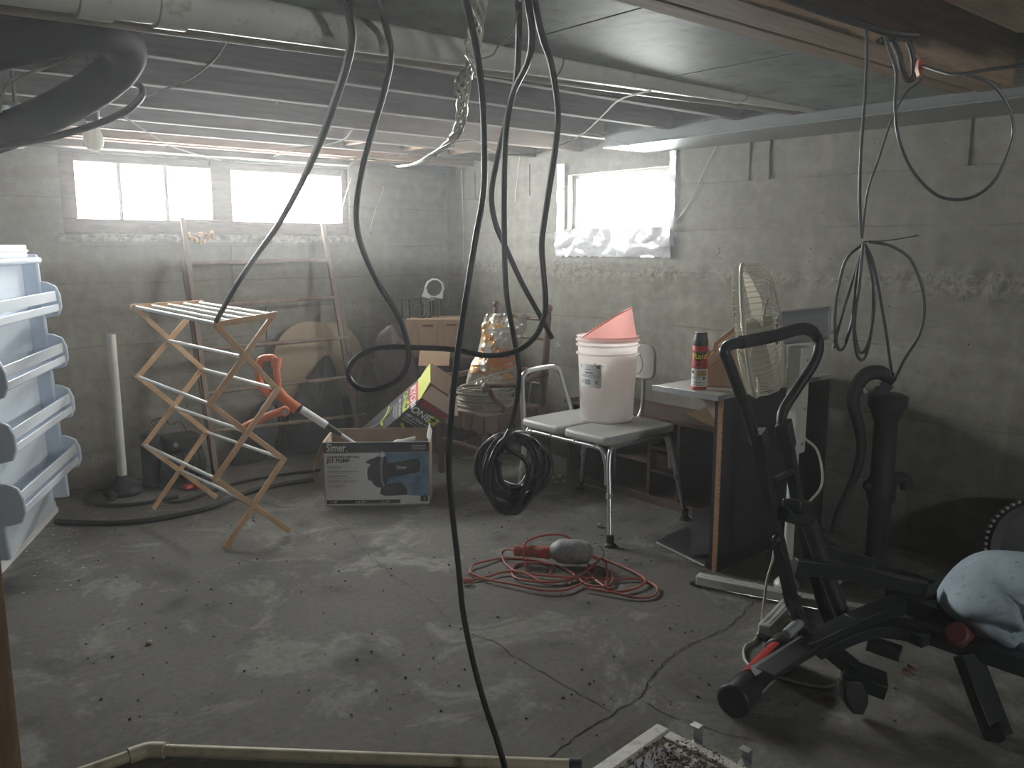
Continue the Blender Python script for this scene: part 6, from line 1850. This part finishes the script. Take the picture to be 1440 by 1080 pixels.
# ---------------------------------------------------------------- right: thin cables, coil, clip
cable([(1212, 20, 2.5), (1218, 45, 2.55), (1219, 80, 2.6), (1216, 140, 2.65), (1211, 210, 2.7), (1209, 280, 2.72), (1212, 335, 2.74)], 0.0045, 'thin grey cable hanging down to the loose cable hank', 'greycable')
cable([(1297, 95, 2.61), (1294, 114, 2.61), (1275, 130, 2.62), (1255, 165, 2.65), (1235, 225, 2.68), (1220, 270, 2.7), (1213, 330, 2.74)], 0.0032, 'slim cable slanting from the red clip to the cable hank', 'greycable')
cable([(1244, 50, 2.5), (1258, 90, 2.52), (1261, 110, 2.55), (1259, 150, 2.58), (1264, 195, 2.6), (1280, 235, 2.62), (1305, 265, 2.62), (1330, 279, 2.62), (1365, 278, 2.62), (1395, 258, 2.60), (1415, 222, 2.6), (1425, 185, 2.6), (1418, 150, 2.58), (1395, 118, 2.55), (1360, 105, 2.5)], 0.0045, 'thin cable hanging in one wide round loop below the beam', 'greycable')
cable([(1297, 92, 2.605), (1320, 100, 2.55), (1345, 105, 2.5), (1390, 98, 2.45), (1450, 90, 2.4)], 0.0045, 'thin cable running from the red clip along the joist', 'greycable')
hk_ = on_d(1214, 342, 2.74)
hank = thing('cable_hank', 'loose hank of thin grey cable hanging against the right wall', 'cable', on_d(1230, 500, 2.74))
loops = [[(1214, 342), (1190, 365), (1178, 410), (1174, 450), (1177, 485), (1182, 492), (1190, 480), (1204, 420), (1212, 360)],
         [(1214, 342), (1200, 390), (1185, 440), (1172, 490)],
         [(1214, 342), (1204, 390), (1200, 440), (1203, 490), (1210, 506), (1218, 498), (1226, 460), (1228, 400), (1218, 352)],
         [(1214, 342), (1208, 400), (1202, 450), (1204, 480), (1211, 496), (1222, 480), (1230, 420), (1222, 360)],
         [(1216, 342), (1228, 370), (1238, 420), (1248, 480), (1256, 530), (1272, 505), (1294, 468), (1300, 430), (1294, 395), (1278, 362), (1250, 345), (1222, 340)],
         [(1214, 342), (1206, 420), (1190, 480), (1184, 492)]]
for i, lp in enumerate(loops):
    build(MB().tube(spline([on_d(x, y, 2.74 + 0.015 * math.sin(j * 1.3 + i)) for j, (x, y) in enumerate(lp)], 7), 0.0046, 8), 'loop', MAT['greycable'], hank)
build(MB().tube(spline([on_d(1214, 340, 2.74), on_d(1250, 338, 2.74), on_d(1292, 331, 2.74)], 6), 0.002, 6), 'tail', MAT['greycable'], hank)
rd = thing('red_clip', 'red plastic cable clip with nails hanging at the joist', 'clip', on_d(1296, 93, 2.6))
rp0 = [on_d(*p, 2.6) for p in ((1293, 82), (1299, 80), (1302, 90), (1299, 104), (1294, 106), (1291, 95))]
build(MB().prism(rp0, FW * 0.02), 'body', MAT['orange'], rd, bevel=0.002)
for a, b in (((1292, 82), (1288, 77)), ((1301, 84), (1305, 80)), ((1295, 105), (1294, 109)), ((1302, 94), (1304, 95))):
    build(MB().cyl(on_d(*a, 2.6), on_d(*b, 2.595), 0.003, n=6), 'nail', MAT['steel'], rd)
cable([(1240, 30, 2.7), (1262, 70, 2.72), (1268, 95, 2.73), (1276, 112, 2.75), (1284, 108, 2.75), (1284, 80, 2.75), (1274, 50, 2.72), (1262, 20, 2.7)], 0.008, 'thick black hose loop hanging from the joists by the red clip')
cable([(1050, -25, 1.95), (1100, -4, 2.1), (1160, 18, 2.3), (1212, 34, 2.45), (1250, 46, 2.55), (1290, 50, 2.6)], 0.009, 'thick black cable clipped along the side of timber joist')
